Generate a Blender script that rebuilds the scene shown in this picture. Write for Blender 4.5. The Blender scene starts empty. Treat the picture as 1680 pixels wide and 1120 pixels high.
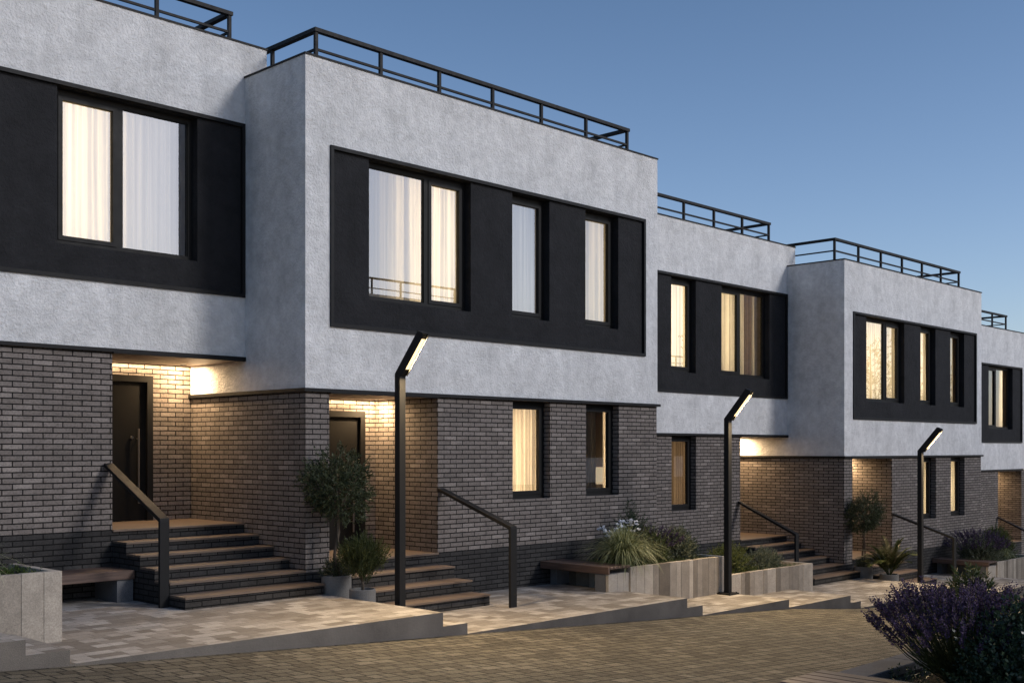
import bpy, math, random
from mathutils import Vector, Matrix
R = math.radians
scene = bpy.context.scene
COL = scene.collection

# ------------------------------------------------------------------ camera
cam = bpy.data.cameras.new('camera')
camo = bpy.data.objects.new('camera', cam); COL.objects.link(camo)
scene.camera = camo
TH = 0.77178                                    # heading, from +x towards +y
camo.location = (-9.669, -13.580, 1.75)
camo.rotation_euler = (R(90), 0, TH - R(90))
cam.sensor_width = 36.0
cam.lens = 1860.0 / 1680.0 * 36.0
cam.shift_y = (736.0 - 560.0) / 1680.0
cam.clip_end = 2000

# ------------------------------------------------------------------ sky, sun, exposure
SUN = Vector((0.397, -0.80, 0.50)).normalized()
world = bpy.data.worlds.new('World'); scene.world = world
world.use_nodes = True
wn = world.node_tree
bg = wn.nodes['Background']
sky = wn.nodes.new('ShaderNodeTexSky')
sky.sky_type = 'NISHITA'
sky.sun_disc = False
sky.sun_elevation = math.asin(SUN.z)
sky.sun_rotation = math.atan2(SUN.x, SUN.y)
sky.altitude = 0
sky.air_density = 1.0
sky.dust_density = 1.0
sky.ozone_density = 3.0
tint = wn.nodes.new('ShaderNodeMix'); tint.data_type = 'RGBA'; tint.blend_type = 'MULTIPLY'
tint.inputs[0].default_value = 1.0
tc = wn.nodes.new('ShaderNodeTexCoord'); sx = wn.nodes.new('ShaderNodeSeparateXYZ'); cr = wn.nodes.new('ShaderNodeValToRGB')
wn.links.new(tc.outputs['Generated'], sx.inputs[0]); wn.links.new(sx.outputs['Z'], cr.inputs[0])
els = cr.color_ramp.elements                     # the pale band of dusk above the horizon, deeper blue higher up
els[0].position = 0.0; els[0].color = (1.34, 1.26, 1.33, 1)
els[1].position = 0.42; els[1].color = (0.82, 0.89, 0.95, 1)
e3 = els.new(0.85); e3.color = (1.22, 1.18, 1.18, 1)
wn.links.new(cr.outputs[0], tint.inputs[7])
wn.links.new(sky.outputs[0], tint.inputs[6]); wn.links.new(tint.outputs[2], bg.inputs[0])
bg.inputs[1].default_value = 0.118
sl = bpy.data.lights.new('sun', 'SUN')
sl.energy = 1.45; sl.angle = R(12); sl.color = (1.0, 0.965, 0.96)
so = bpy.data.objects.new('sun', sl); COL.objects.link(so)
so.rotation_euler = (-SUN).to_track_quat('-Z', 'Y').to_euler()
so.location = SUN * 60
scene.view_settings.view_transform = 'Standard'
scene.view_settings.look = 'None'
scene.view_settings.exposure = 0.0
scene.view_settings.gamma = 1.0
scene.cycles.max_bounces = 8
scene.cycles.transparent_max_bounces = 16

WARM = (1.0, 0.73, 0.40)
WARM2 = (1.0, 0.68, 0.37)

# ------------------------------------------------------------------ materials
def new_mat(name):
    m = bpy.data.materials.new(name); m.use_nodes = True
    nt = m.node_tree
    return m, nt, nt.nodes, nt.links, nt.nodes['Principled BSDF']

def nd(nodes, t, **kw):
    n = nodes.new(t)
    for k, v in kw.items():
        setattr(n, k, v)
    return n

def ramp(nodes, links, fac, stops):
    r = nodes.new('ShaderNodeValToRGB')
    el = r.color_ramp.elements
    while len(el) < len(stops): el.new(0.5)
    for e, (p, c) in zip(el, stops):
        e.position = p; e.color = (*c, 1) if len(c) == 3 else c
    links.new(fac, r.inputs[0])
    return r

def g(v): return (v, v, v)

def mapping(nodes, links, scale=(1, 1, 1), src='UV'):
    tc = nodes.new('ShaderNodeTexCoord'); mp = nodes.new('ShaderNodeMapping')
    mp.inputs['Scale'].default_value = scale
    links.new(tc.outputs[src], mp.inputs[0])
    return mp.outputs[0]

def noise(nodes, links, vec, scale, detail=4, rough=0.55, dist=0.0):
    n = nodes.new('ShaderNodeTexNoise')
    n.inputs['Scale'].default_value = scale
    n.inputs['Detail'].default_value = detail
    n.inputs['Roughness'].default_value = rough
    n.inputs['Distortion'].default_value = dist
    if vec is not None: links.new(vec, n.inputs['Vector'])
    return n

def math_n(nodes, links, op, a, b):
    n = nodes.new('ShaderNodeMath'); n.operation = op
    for i, v in enumerate((a, b)):
        if isinstance(v, (int, float)): n.inputs[i].default_value = v
        else: links.new(v, n.inputs[i])
    return n.outputs[0]

def mixc(nodes, links, fac, a, b, mode='MIX'):
    n = nodes.new('ShaderNodeMix'); n.data_type = 'RGBA'; n.blend_type = mode
    for i, v in ((0, fac), (6, a), (7, b)):
        if isinstance(v, (int, float)): n.inputs[i].default_value = v
        elif isinstance(v, tuple): n.inputs[i].default_value = (*v, 1)
        else: links.new(v, n.inputs[i])
    return n.outputs[2]

def bump(nodes, links, height, dist, bsdf, strength=1.0):
    b = nodes.new('ShaderNodeBump')
    b.inputs['Distance'].default_value = dist
    b.inputs['Strength'].default_value = strength
    links.new(height, b.inputs['Height'])
    links.new(b.outputs[0], bsdf.inputs['Normal'])

def plaster(name, col, var, amp):
    m, nt, N, L, B = new_mat(name)
    v = mapping(N, L, src='Object')
    n1 = noise(N, L, v, 26, 5, 0.62, 0.35)
    n2 = noise(N, L, v, 2.0, 5, 0.62)
    n3 = noise(N, L, v, 7, 5, 0.65)
    big = ramp(N, L, n2.outputs[0], [(0.3, tuple(c * (1 - var) for c in col)), (0.7, tuple(c * (1 + var) for c in col))])
    fine = ramp(N, L, n3.outputs[0], [(0.35, g(0.86)), (0.65, g(1.05))])
    st = noise(N, L, mapping(N, L, (2.6, 2.6, 0.16), 'Object'), 1.0, 4, 0.6)      # faint rain streaks
    stc = ramp(N, L, st.outputs[0], [(0.30, g(0.90)), (0.52, g(1.0)), (0.75, g(1.04))])
    cc = mixc(N, L, 1.0, big.outputs[0], fine.outputs[0], 'MULTIPLY')
    L.new(mixc(N, L, 1.0, cc, stc.outputs[0], 'MULTIPLY'), B.inputs['Base Color'])
    B.inputs['Roughness'].default_value = 0.9
    B.inputs['Specular IOR Level'].default_value = 0.2
    h = math_n(N, L, 'ADD', n1.outputs[0], math_n(N, L, 'MULTIPLY', n3.outputs[0], 0.8))
    bump(N, L, h, amp, B)
    return m

def brick(name, c1, c2, mortar, hi):
    m, nt, N, L, B = new_mat(name)
    v = mapping(N, L)
    # slight wobble of the brick edges
    wob = noise(N, L, v, 14, 3)
    sub = N.new('ShaderNodeVectorMath'); sub.operation = 'SUBTRACT'
    L.new(wob.outputs[1], sub.inputs[0]); sub.inputs[1].default_value = (0.5, 0.5, 0.5)
    sc = N.new('ShaderNodeVectorMath'); sc.operation = 'SCALE'; sc.inputs['Scale'].default_value = 0.006
    L.new(sub.outputs[0], sc.inputs[0])
    ad = N.new('ShaderNodeVectorMath'); ad.operation = 'ADD'
    L.new(v, ad.inputs[0]); L.new(sc.outputs[0], ad.inputs[1])
    t = N.new('ShaderNodeTexBrick')
    t.offset = 0.5
    L.new(ad.outputs[0], t.inputs['Vector'])
    t.inputs['Scale'].default_value = 1
    t.inputs['Brick Width'].default_value = 0.272
    t.inputs['Row Height'].default_value = 0.0755
    t.inputs['Mortar Size'].default_value = 0.0082
    t.inputs['Mortar Smooth'].default_value = 0.12
    t.inputs['Bias'].default_value = 0.0
    t.inputs['Color1'].default_value = (0, 0, 0, 1)
    t.inputs['Color2'].default_value = (1, 1, 1, 1)
    t.inputs['Mortar'].default_value = (0.5, 0.5, 0.5, 1)
    tone = ramp(N, L, t.outputs[0], [(0.0, c1), (0.86, c2), (0.97, hi)])
    n1 = noise(N, L, v, 34, 5, 0.65)
    n2 = noise(N, L, v, 5, 3)
    sp = ramp(N, L, n1.outputs[0], [(0.32, g(0.62)), (0.5, g(1.0)), (0.72, g(1.22))])
    col = mixc(N, L, 1.0, tone.outputs[0], sp.outputs[0], 'MULTIPLY')
    cl = ramp(N, L, n2.outputs[0], [(0.3, g(0.84)), (0.7, g(1.12))])
    col = mixc(N, L, 1.0, col, cl.outputs[0], 'MULTIPLY')
    col = mixc(N, L, t.outputs['Fac'], col, mortar)
    L.new(col, B.inputs['Base Color'])
    B.inputs['Roughness'].default_value = 0.85
    B.inputs['Specular IOR Level'].default_value = 0.25
    inv = math_n(N, L, 'SUBTRACT', 1.0, t.outputs['Fac'])
    h = math_n(N, L, 'ADD', math_n(N, L, 'MULTIPLY', inv, 1.0), math_n(N, L, 'MULTIPLY', n1.outputs[0], 0.35))
    bump(N, L, h, 0.018, B)
    return m

def metal(name, col, rough=0.45, spec=0.5):
    m, nt, N, L, B = new_mat(name)
    v = mapping(N, L, src='Object')
    n = noise(N, L, v, 9, 4)
    r = ramp(N, L, n.outputs[0], [(0.3, tuple(c * 0.85 for c in col)), (0.7, tuple(c * 1.15 for c in col))])
    L.new(r.outputs[0], B.inputs['Base Color'])
    rr = ramp(N, L, n.outputs[0], [(0.3, g(rough - 0.06)), (0.7, g(rough + 0.08))])
    L.new(rr.outputs[0], B.inputs['Roughness'])
    B.inputs['Specular IOR Level'].default_value = spec
    n2 = noise(N, L, v, 140, 2)
    bump(N, L, n2.outputs[0], 0.0006, B)
    return m

def paver(name, tones, bw, rh, joint, mortar=0.004, speck=0.5, bumpd=0.006, rot=False):
    m, nt, N, L, B = new_mat(name)
    v = mapping(N, L)
    t = N.new('ShaderNodeTexBrick'); t.offset = 0.37; t.offset_frequency = 2
    t.squash = 0.62; t.squash_frequency = 3
    L.new(v, t.inputs['Vector'])
    t.inputs['Scale'].default_value = 1
    t.inputs['Brick Width'].default_value = bw
    t.inputs['Row Height'].default_value = rh
    t.inputs['Mortar Size'].default_value = mortar
    t.inputs['Mortar Smooth'].default_value = 0.3
    t.inputs['Color1'].default_value = (0, 0, 0, 1)
    t.inputs['Color2'].default_value = (1, 1, 1, 1)
    t.inputs['Mortar'].default_value = (0.5, 0.5, 0.5, 1)
    tone = ramp(N, L, t.outputs[0], tones)
    n1 = noise(N, L, v, 130, 3, 0.7)
    n2 = noise(N, L, v, 1.3, 4)
    n3 = noise(N, L, v, 16, 4)
    sp = ramp(N, L, n1.outputs[0], [(0.33, g(1 - speck)), (0.5, g(1.0)), (0.68, g(1 + speck * 0.6))])
    col = mixc(N, L, 1.0, tone.outputs[0], sp.outputs[0], 'MULTIPLY')
    bl = ramp(N, L, n2.outputs[0], [(0.3, g(0.82)), (0.7, g(1.1))])
    col = mixc(N, L, 1.0, col, bl.outputs[0], 'MULTIPLY')
    b3 = ramp(N, L, n3.outputs[0], [(0.3, g(0.88)), (0.7, g(1.08))])
    col = mixc(N, L, 1.0, col, b3.outputs[0], 'MULTIPLY')
    col = mixc(N, L, t.outputs['Fac'], col, joint)
    L.new(col, B.inputs['Base Color'])
    B.inputs['Roughness'].default_value = 0.8
    B.inputs['Specular IOR Level'].default_value = 0.3
    inv = math_n(N, L, 'SUBTRACT', 1.0, t.outputs['Fac'])
    h = math_n(N, L, 'ADD', inv, math_n(N, L, 'MULTIPLY', n1.outputs[0], 0.5))
    bump(N, L, h, bumpd, B)
    return m

def concrete(name, col, amp=0.004, var=0.2, scale=22):
    m, nt, N, L, B = new_mat(name)
    v = mapping(N, L, src='Object')
    n1 = noise(N, L, v, scale, 5, 0.65)
    n2 = noise(N, L, v, 2.2, 4)
    n3 = noise(N, L, v, 120, 2)
    r = ramp(N, L, n2.outputs[0], [(0.3, tuple(c * (1 - var) for c in col)), (0.7, tuple(c * (1 + var) for c in col))])
    sp = ramp(N, L, n3.outputs[0], [(0.35, g(0.72)), (0.55, g(1.0)), (0.7, g(1.15))])
    L.new(mixc(N, L, 1.0, r.outputs[0], sp.outputs[0], 'MULTIPLY'), B.inputs['Base Color'])
    B.inputs['Roughness'].default_value = 0.88
    B.inputs['Specular IOR Level'].default_value = 0.25
    bump(N, L, n1.outputs[0], amp, B)
    return m

def plank_mat(name, dark, light):
    """planks: tone varies per separate board (mesh island)"""
    m, nt, N, L, B = new_mat(name)
    v = mapping(N, L, src='Object')
    ge = N.new('ShaderNodeNewGeometry')
    tone = ramp(N, L, ge.outputs['Random Per Island'], [(0.0, dark), (1.0, light)])
    n1 = noise(N, L, v, 60, 4, 0.7)
    n2 = noise(N, L, v, 5, 4)
    sp = ramp(N, L, n1.outputs[0], [(0.35, g(0.75)), (0.65, g(1.12))])
    c = mixc(N, L, 1.0, tone.outputs[0], sp.outputs[0], 'MULTIPLY')
    s2 = ramp(N, L, n2.outputs[0], [(0.3, g(0.85)), (0.7, g(1.1))])
    c = mixc(N, L, 1.0, c, s2.outputs[0], 'MULTIPLY')
    L.new(c, B.inputs['Base Color'])
    B.inputs['Roughness'].default_value = 0.85
    B.inputs['Specular IOR Level'].default_value = 0.25
    bump(N, L, n1.outputs[0], 0.004, B)
    return m

def wood(name, dark, light, axis):
    m, nt, N, L, B = new_mat(name)
    s = [26, 26, 26]; s[axis] = 1.6
    v = mapping(N, L, tuple(s), 'Object')
    ge = N.new('ShaderNodeNewGeometry')
    n1 = noise(N, L, v, 1.0, 6, 0.6, 0.6)
    base = ramp(N, L, n1.outputs[0], [(0.3, dark), (0.7, light)])
    isl = ramp(N, L, ge.outputs['Random Per Island'], [(0, g(0.8)), (1, g(1.15))])
    L.new(mixc(N, L, 1.0, base.outputs[0], isl.outputs[0], 'MULTIPLY'), B.inputs['Base Color'])
    B.inputs['Roughness'].default_value = 0.55
    bump(N, L, n1.outputs[0], 0.0015, B)
    return m

def leaf(name, cols, rough=0.5, trans=0.25):
    m, nt, N, L, B = new_mat(name)
    ge = N.new('ShaderNodeNewGeometry')
    k = len(cols)
    r = ramp(N, L, ge.outputs['Random Per Island'], [(i / max(1, k - 1), c) for i, c in enumerate(cols)])
    L.new(r.outputs[0], B.inputs['Base Color'])
    B.inputs['Roughness'].default_value = rough
    B.inputs['Specular IOR Level'].default_value = 0.35
    if trans:
        tr = N.new('ShaderNodeBsdfTranslucent'); L.new(r.outputs[0], tr.inputs[0])
        mx = N.new('ShaderNodeMixShader'); mx.inputs[0].default_value = trans
        L.new(B.outputs[0], mx.inputs[1]); L.new(tr.outputs[0], mx.inputs[2])
        L.new(mx.outputs[0], N['Material Output'].inputs[0])
    return m

def curtain_mat(name, col, trans):
    m, nt, N, L, B = new_mat(name)
    v = mapping(N, L, (1, 1, 1))
    n = noise(N, L, mapping(N, L, (17, 0.22, 1)), 1.0, 4, 0.6, 0.4)
    r = ramp(N, L, n.outputs[0], [(0.3, tuple(c * 0.50 for c in col)), (0.66, col)])  # light and dark of the folds put into the cloth colour as streaks
    d = N.new('ShaderNodeBsdfDiffuse'); L.new(r.outputs[0], d.inputs[0])
    t = N.new('ShaderNodeBsdfTranslucent'); L.new(r.outputs[0], t.inputs[0])
    mx = N.new('ShaderNodeMixShader'); mx.inputs[0].default_value = trans
    L.new(d.outputs[0], mx.inputs[1]); L.new(t.outputs[0], mx.inputs[2])
    L.new(mx.outputs[0], N['Material Output'].inputs[0])
    return m

def glass_mat(name):
    m, nt, N, L, B = new_mat(name)
    N.remove(B)
    t = N.new('ShaderNodeBsdfTransparent'); t.inputs[0].default_value = (0.93, 0.95, 0.95, 1)
    gl = N.new('ShaderNodeBsdfGlossy'); gl.inputs['Roughness'].default_value = 0.0
    gl.inputs[0].default_value = (0.95, 0.97, 1, 1)
    fr = N.new('ShaderNodeFresnel'); fr.inputs[0].default_value = 3.2
    mx = N.new('ShaderNodeMixShader')
    L.new(fr.outputs[0], mx.inputs[0]); L.new(t.outputs[0], mx.inputs[1]); L.new(gl.outputs[0], mx.inputs[2])
    L.new(mx.outputs[0], N['Material Output'].inputs[0])
    return m

def emit(name, col, s):
    m, nt, N, L, B = new_mat(name)
    B.inputs['Base Color'].default_value = (*col, 1)
    B.inputs['Emission Color'].default_value = (*col, 1)
    B.inputs['Emission Strength'].default_value = s
    return m

M = {}
M['plaster'] = plaster('white_plaster', (0.70, 0.695, 0.69), 0.13, 0.029)
M['dark_plaster'] = plaster('charcoal_plaster', (0.022, 0.022, 0.024), 0.22, 0.018)
M['brick'] = brick('grey_brick', (0.158, 0.136, 0.122), (0.20, 0.173, 0.157), (0.004, 0.0035, 0.003), (0.255, 0.222, 0.20))
M['dark_brick'] = brick('black_brick', (0.030, 0.028, 0.027), (0.046, 0.043, 0.041), (0.004, 0.004, 0.004), (0.055, 0.051, 0.048))
M['metal'] = metal('black_metal', (0.009, 0.009, 0.0095), 0.6, 0.25)
M['frame'] = metal('window_frame_black', (0.008, 0.0078, 0.0077), 0.55, 0.25)
M['door'] = metal('door_black', (0.005, 0.0046, 0.0042), 0.65, 0.2)
M['steel'] = metal('brushed_steel', (0.11, 0.095, 0.078), 0.4, 0.6)
M['paver'] = paver('terrace_paver', [(0.0, (0.175, 0.152, 0.128)), (0.35, (0.235, 0.21, 0.182)), (0.65, (0.30, 0.273, 0.243)), (1.0, (0.40, 0.37, 0.335))], 0.29, 0.185, (0.07, 0.062, 0.054), 0.003, 0.4, 0.005)
M['road'] = paver('road_paver', [(0.0, (0.085, 0.073, 0.053)), (0.35, (0.125, 0.108, 0.078)), (0.7, (0.145, 0.126, 0.092)), (1.0, (0.195, 0.171, 0.129))], 0.26, 0.185, (0.012, 0.0105, 0.008), 0.013, 0.9, 0.03)
M['kerb'] = concrete('kerb_concrete', (0.165, 0.143, 0.12), 0.006)
M['pot'] = concrete('pot_concrete', (0.20, 0.188, 0.172), 0.002, 0.15, 12)
M['plank'] = plank_mat('stone_plank', (0.15, 0.124, 0.097), (0.44, 0.385, 0.32))
M['coping'] = concrete('planter_coping', (0.14, 0.14, 0.145), 0.003)
M['wood_y'] = wood('bench_wood_lengthwise', (0.055, 0.032, 0.023), (0.125, 0.078, 0.058), 1)
M['wood_x'] = wood('bench_wood', (0.055, 0.032, 0.023), (0.125, 0.078, 0.058), 0)
M['tread'] = wood('tread_wood', (0.10, 0.070, 0.050), (0.165, 0.12, 0.09), 0)
M['soffit'] = wood('soffit_wood', (0.16, 0.12, 0.09), (0.24, 0.18, 0.135), 0)
M['soil'] = concrete('soil', (0.018, 0.013, 0.01), 0.03, 0.4, 30)
M['roof'] = concrete('roof_membrane', (0.12, 0.12, 0.12), 0.003)
M['room'] = concrete('room_paint', (0.36, 0.29, 0.22), 0.0005, 0.05)
M['glass'] = glass_mat('window_glass')
M['sheer'] = curtain_mat('sheer_curtain', (0.86, 0.84, 0.80), 0.55)
M['stripe'] = curtain_mat('striped_curtain', (0.55, 0.49, 0.41), 0.35)
M['drape'] = curtain_mat('brown_drape', (0.30, 0.22, 0.15), 0.25)
M['lampshade'] = emit('lampshade_glow', (1.0, 0.80, 0.52), 0.55)
M['strip'] = emit('light_strip', (1.0, 0.74, 0.38), 1.8)
M['spot'] = emit('spot_lens', (1.0, 0.80, 0.52), 12.0)
M['bark'] = concrete('bark', (0.11, 0.085, 0.062), 0.01, 0.3, 30)
M['olive'] = leaf('olive_leaf', [(0.02, 0.03, 0.011), (0.042, 0.058, 0.024), (0.095, 0.11, 0.06)])
M['rosemary'] = leaf('rosemary_leaf', [(0.022, 0.034, 0.010), (0.05, 0.065, 0.018), (0.085, 0.095, 0.03)])
M['boxwood'] = leaf('boxwood_leaf', [(0.012, 0.028, 0.014), (0.025, 0.048, 0.024), (0.05, 0.075, 0.04)], 0.3)
M['yellowgreen'] = leaf('yellow_green_leaf', [(0.04, 0.055, 0.012), (0.075, 0.092, 0.022), (0.12, 0.13, 0.04)])
M['greygreen'] = leaf('grey_green_leaf', [(0.05, 0.065, 0.036), (0.10, 0.115, 0.07), (0.18, 0.19, 0.125)])
M['fir'] = leaf('fir_leaf', [(0.012, 0.028, 0.012), (0.028, 0.05, 0.022), (0.05, 0.075, 0.03)])
M['grass'] = leaf('grass_blade', [(0.10, 0.12, 0.045), (0.23, 0.25, 0.11), (0.45, 0.46, 0.27)])
M['stem'] = leaf('green_stem', [(0.03, 0.045, 0.012), (0.07, 0.08, 0.03)])
M['lavender'] = leaf('lavender_flower', [(0.028, 0.016, 0.040), (0.060, 0.036, 0.080), (0.110, 0.070, 0.140)], 0.7, 0.15)
M['white_petal'] = leaf('white_petal', [(0.5, 0.52, 0.56), (0.65, 0.67, 0.72)], 0.6, 0.3)
M['palm'] = leaf('palm_leaf', [(0.03, 0.048, 0.016), (0.07, 0.085, 0.028), (0.15, 0.155, 0.06)], 0.35)
M['moss'] = leaf('ground_cover_leaf', [(0.02, 0.04, 0.008), (0.05, 0.08, 0.015), (0.08, 0.12, 0.025)])

# ------------------------------------------------------------------ mesh helpers
class MB:
    def __init__(s): s.v = []; s.f = []; s.mi = []; s.uv = []
    def quad(s, pts, mi=0, uv=None):
        i = len(s.v); s.v += [tuple(p) for p in pts]
        s.f.append(tuple(range(i, i + len(pts)))); s.mi.append(mi)
        if uv is None:
            a = Vector(pts[1]) - Vector(pts[0]); b = Vector(pts[2]) - Vector(pts[1])
            n = a.cross(b)
            ax, ay, az = abs(n.x), abs(n.y), abs(n.z)
            if az >= ax and az >= ay: uv = [(p[0], p[1]) for p in pts]
            elif ay >= ax: uv = [(p[0], p[2]) for p in pts]
            else: uv = [(p[1] + 0.11, p[2]) for p in pts]
        s.uv.append(uv)
    def box(s, x0, x1, y0, y1, z0, z1, mi=0, top=None, skip=''):
        A = (x0, y0, z0); B = (x1, y0, z0); C = (x1, y1, z0); D = (x0, y1, z0)
        E = (x0, y0, z1); F = (x1, y0, z1); G = (x1, y1, z1); H = (x0, y1, z1)
        # shared vertices so that each box is one island
        i = len(s.v); s.v += [A, B, C, D, E, F, G, H]
        for key, idx, m in (('b', (0, 3, 2, 1), mi), ('t', (4, 5, 6, 7), mi if top is None else top), ('f', (0, 1, 5, 4), mi),
                            ('r', (1, 2, 6, 5), mi), ('k', (2, 3, 7, 6), mi), ('l', (3, 0, 4, 7), mi)):
            if key in skip: continue
            s.f.append(tuple(i + j for j in idx)); s.mi.append(m)
            pts = [s.v[i + j] for j in idx]
            if key in 'bt': s.uv.append([(p[0], p[1]) for p in pts])
            elif key in 'fk': s.uv.append([(p[0], p[2]) for p in pts])
            else: s.uv.append([(p[1] + 0.11, p[2]) for p in pts])
    def wall_y(s, x0, x1, z0, z1, y, holes=(), depth=0.0, mi=0, rmi=None):
        """wall in the plane y facing -y with rectangular holes (hx0,hx1,hz0,hz1) and reveals going back"""
        xs = sorted({x0, x1, *[h[0] for h in holes], *[h[1] for h in holes]})
        zs = sorted({z0, z1, *[h[2] for h in holes], *[h[3] for h in holes]})
        for xa, xb in zip(xs, xs[1:]):
            for za, zb in zip(zs, zs[1:]):
                cx, cz = (xa + xb) / 2, (za + zb) / 2
                if any(h[0] < cx < h[1] and h[2] < cz < h[3] for h in holes): continue
                s.quad([(xa, y, za), (xb, y, za), (xb, y, zb), (xa, y, zb)], mi)
        r = mi if rmi is None else rmi
        if depth:
            for a, b, c, d in holes:
                y2 = y + depth
                s.quad([(a, y, c), (a, y, d), (a, y2, d), (a, y2, c)], r)
                s.quad([(b, y, c), (b, y2, c), (b, y2, d), (b, y, d)], r)
                s.quad([(a, y, c), (a, y2, c), (b, y2, c), (b, y, c)], r)
                s.quad([(a, y, d), (b, y, d), (b, y2, d), (a, y2, d)], r)
    def wall_x(s, y0, y1, z0, z1, x, face=-1, mi=0):
        p = [(x, y0, z0), (x, y1, z0), (x, y1, z1), (x, y0, z1)]
        if face < 0: p = p[::-1]
        s.quad(p, mi)
    def tube(s, pts, r, n=6, mi=0, r2=None, cap=True):
        pts = [Vector(p) for p in pts]; k = len(pts); base = len(s.v)
        for j, p in enumerate(pts):
            d = (pts[min(k - 1, j + 1)] - pts[max(0, j - 1)]).normalized()
            u = d.orthogonal().normalized() if abs(d.z) > 0.95 else d.cross(Vector((0, 0, 1))).normalized()
            w = d.cross(u)
            rr = r if r2 is None else r + (r2 - r) * j / (k - 1)
            if isinstance(r, (list, tuple)): rr = r[j]
            for a in range(n):
                t = 2 * math.pi * a / n
                s.v.append(tuple(p + u * rr * math.cos(t) + w * rr * math.sin(t)))
        for j in range(k - 1):
            for a in range(n):
                b = (a + 1) % n
                idx = (base + j * n + a, base + j * n + b, base + (j + 1) * n + b, base + (j + 1) * n + a)
                s.f.append(idx); s.mi.append(mi); s.uv.append([(a / n, j)] * 4)
        if cap:
            s.f.append(tuple(base + a for a in range(n))[::-1]); s.mi.append(mi); s.uv.append([(0, 0)] * n)
            s.f.append(tuple(base + (k - 1) * n + a for a in range(n))); s.mi.append(mi); s.uv.append([(0, 0)] * n)
    def lathe(s, cx, cy, prof, n=28, mi=0):
        base = len(s.v)
        for r, z in prof:
            for a in range(n):
                t = 2 * math.pi * a / n
                s.v.append((cx + r * math.cos(t), cy + r * math.sin(t), z))
        for j in range(len(prof) - 1):
            for a in range(n):
                b = (a + 1) % n
                s.f.append((base + j * n + a, base + j * n + b, base + (j + 1) * n + b, base + (j + 1) * n + a)); s.mi.append(mi)
                s.uv.append([(a / n, prof[j][1]), ((a + 1) / n, prof[j][1]), ((a + 1) / n, prof[j + 1][1]), (a / n, prof[j + 1][1])])
    def strip_x(s, prof, x0, x1, mi=0):
        """closed (y,z) profile extruded along x"""
        n = len(prof); i = len(s.v)
        s.v += [(x0, y, z) for y, z in prof] + [(x1, y, z) for y, z in prof]
        for a in range(n):
            b = (a + 1) % n
            s.f.append((i + a, i + b, i + n + b, i + n + a)); s.mi.append(mi); s.uv.append([(x0, a), (x0, b), (x1, b), (x1, a)])
        s.f.append(tuple(i + a for a in range(n))[::-1]); s.mi.append(mi); s.uv.append([(0, 0)] * n)
        s.f.append(tuple(i + n + a for a in range(n))); s.mi.append(mi); s.uv.append([(0, 0)] * n)
    def leafq(s, p, d, n, l, w, fold=0.0):
        """a pointed leaf from p along d, with surface normal near n"""
        side = d.cross(n)
        if side.length < 1e-4: side = d.orthogonal()
        side.normalize()
        i = len(s.v)
        m = p + d * (l * 0.45)
        s.v += [tuple(p), tuple(m + side * w * 0.5), tuple(p + d * l), tuple(m - side * w * 0.5)]
        s.f.append((i, i + 1, i + 2, i + 3)); s.mi.append(0); s.uv.append([(0, 0), (1, 0), (1, 1), (0, 1)])
    def build(s, name, mats, parent=None, smooth=False, bevel=0.0):
        if not isinstance(mats, (list, tuple)): mats = [mats]
        o0 = parent_world(parent) if parent else Vector((0, 0, 0))
        me = bpy.data.meshes.new(name)
        me.from_pydata([(a - o0.x, b - o0.y, c - o0.z) for a, b, c in s.v], [], s.f)
        for m in mats: me.materials.append(m)
        me.polygons.foreach_set('material_index', s.mi)
        ul = me.uv_layers.new(name='UVMap')
        flat = [c for uv in s.uv for p in uv for c in p]
        ul.data.foreach_set('uv', flat)
        if smooth: me.polygons.foreach_set('use_smooth', [True] * len(s.f))
        me.update()
        o = bpy.data.objects.new(name, me); COL.objects.link(o)
        if parent: o.parent = parent
        if bevel:
            b = o.modifiers.new('bevel', 'BEVEL'); b.width = bevel; b.segments = 1; b.limit_method = 'ANGLE'
        return o

def parent_world(o):
    p = Vector((0, 0, 0))
    while o is not None:
        p += o.location; o = o.parent
    return p

def tag(o, label=None, cat=None, group=None, kind=None):
    if label: o['label'] = label
    if cat: o['category'] = cat
    if group: o['group'] = group
    if kind: o['kind'] = kind
    return o

def thing(name, loc, label, cat, group=None):
    o = bpy.data.objects.new(name, None); COL.objects.link(o)
    o.location = loc; o.empty_display_size = 0.3
    return tag(o, label, cat, group)

def copy_tree(o, off=None, parent=None, label=None, **kw):
    c = o.copy(); COL.objects.link(c)
    if parent: c.parent = parent
    if off is not None: c.location = Vector(o.location) + Vector(off)
    if label: c['label'] = label
    for ch in list(o.children): copy_tree(ch, None, c)
    return c

PER = Vector((16.0, 0, -1.06))          # one pair of houses further down the street
UP = Vector((0, 0, 0.53))

# ------------------------------------------------------------------ the setting: ground, road, terraced pavement
def road_z(x):
    pts = [(-60, 3.4), (-4.805, -0.345), (0.477, -0.656), (5.773, -0.972), (8.48, -1.132), (11.18, -1.40), (16.48, -1.72), (21.77, -2.04), (24.5, -2.20), (27.2, -2.46), (32.5, -2.78), (140, -9.6)]
    for (a, za), (b, zb) in zip(pts, pts[1:]):
        if a <= x <= b: return za + (zb - za) * (x - a) / (b - a)
    return pts[-1][1]
RX = [-60, -4.805, 0.477, 5.773, 8.48, 11.18, 16.48, 21.77, 24.5, 27.2, 32.5, 140]
mb = MB()
for a, b in zip(RX, RX[1:]):
    mb.quad([(a, -15.4, road_z(a)), (b, -15.4, road_z(b)), (b, -2.86, road_z(b)), (a, -2.86, road_z(a))])
tag(mb.build('road', M['road']), kind='structure')
mb = MB()
for a, b in zip(RX, RX[1:]):
    mb.quad([(a, -120, road_z(a) - 0.06), (b, -120, road_z(b) - 0.06), (b, 120, road_z(b) - 0.06), (a, 120, road_z(a) - 0.06)])
tag(mb.build('ground', M['soil']), kind='structure')

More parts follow.
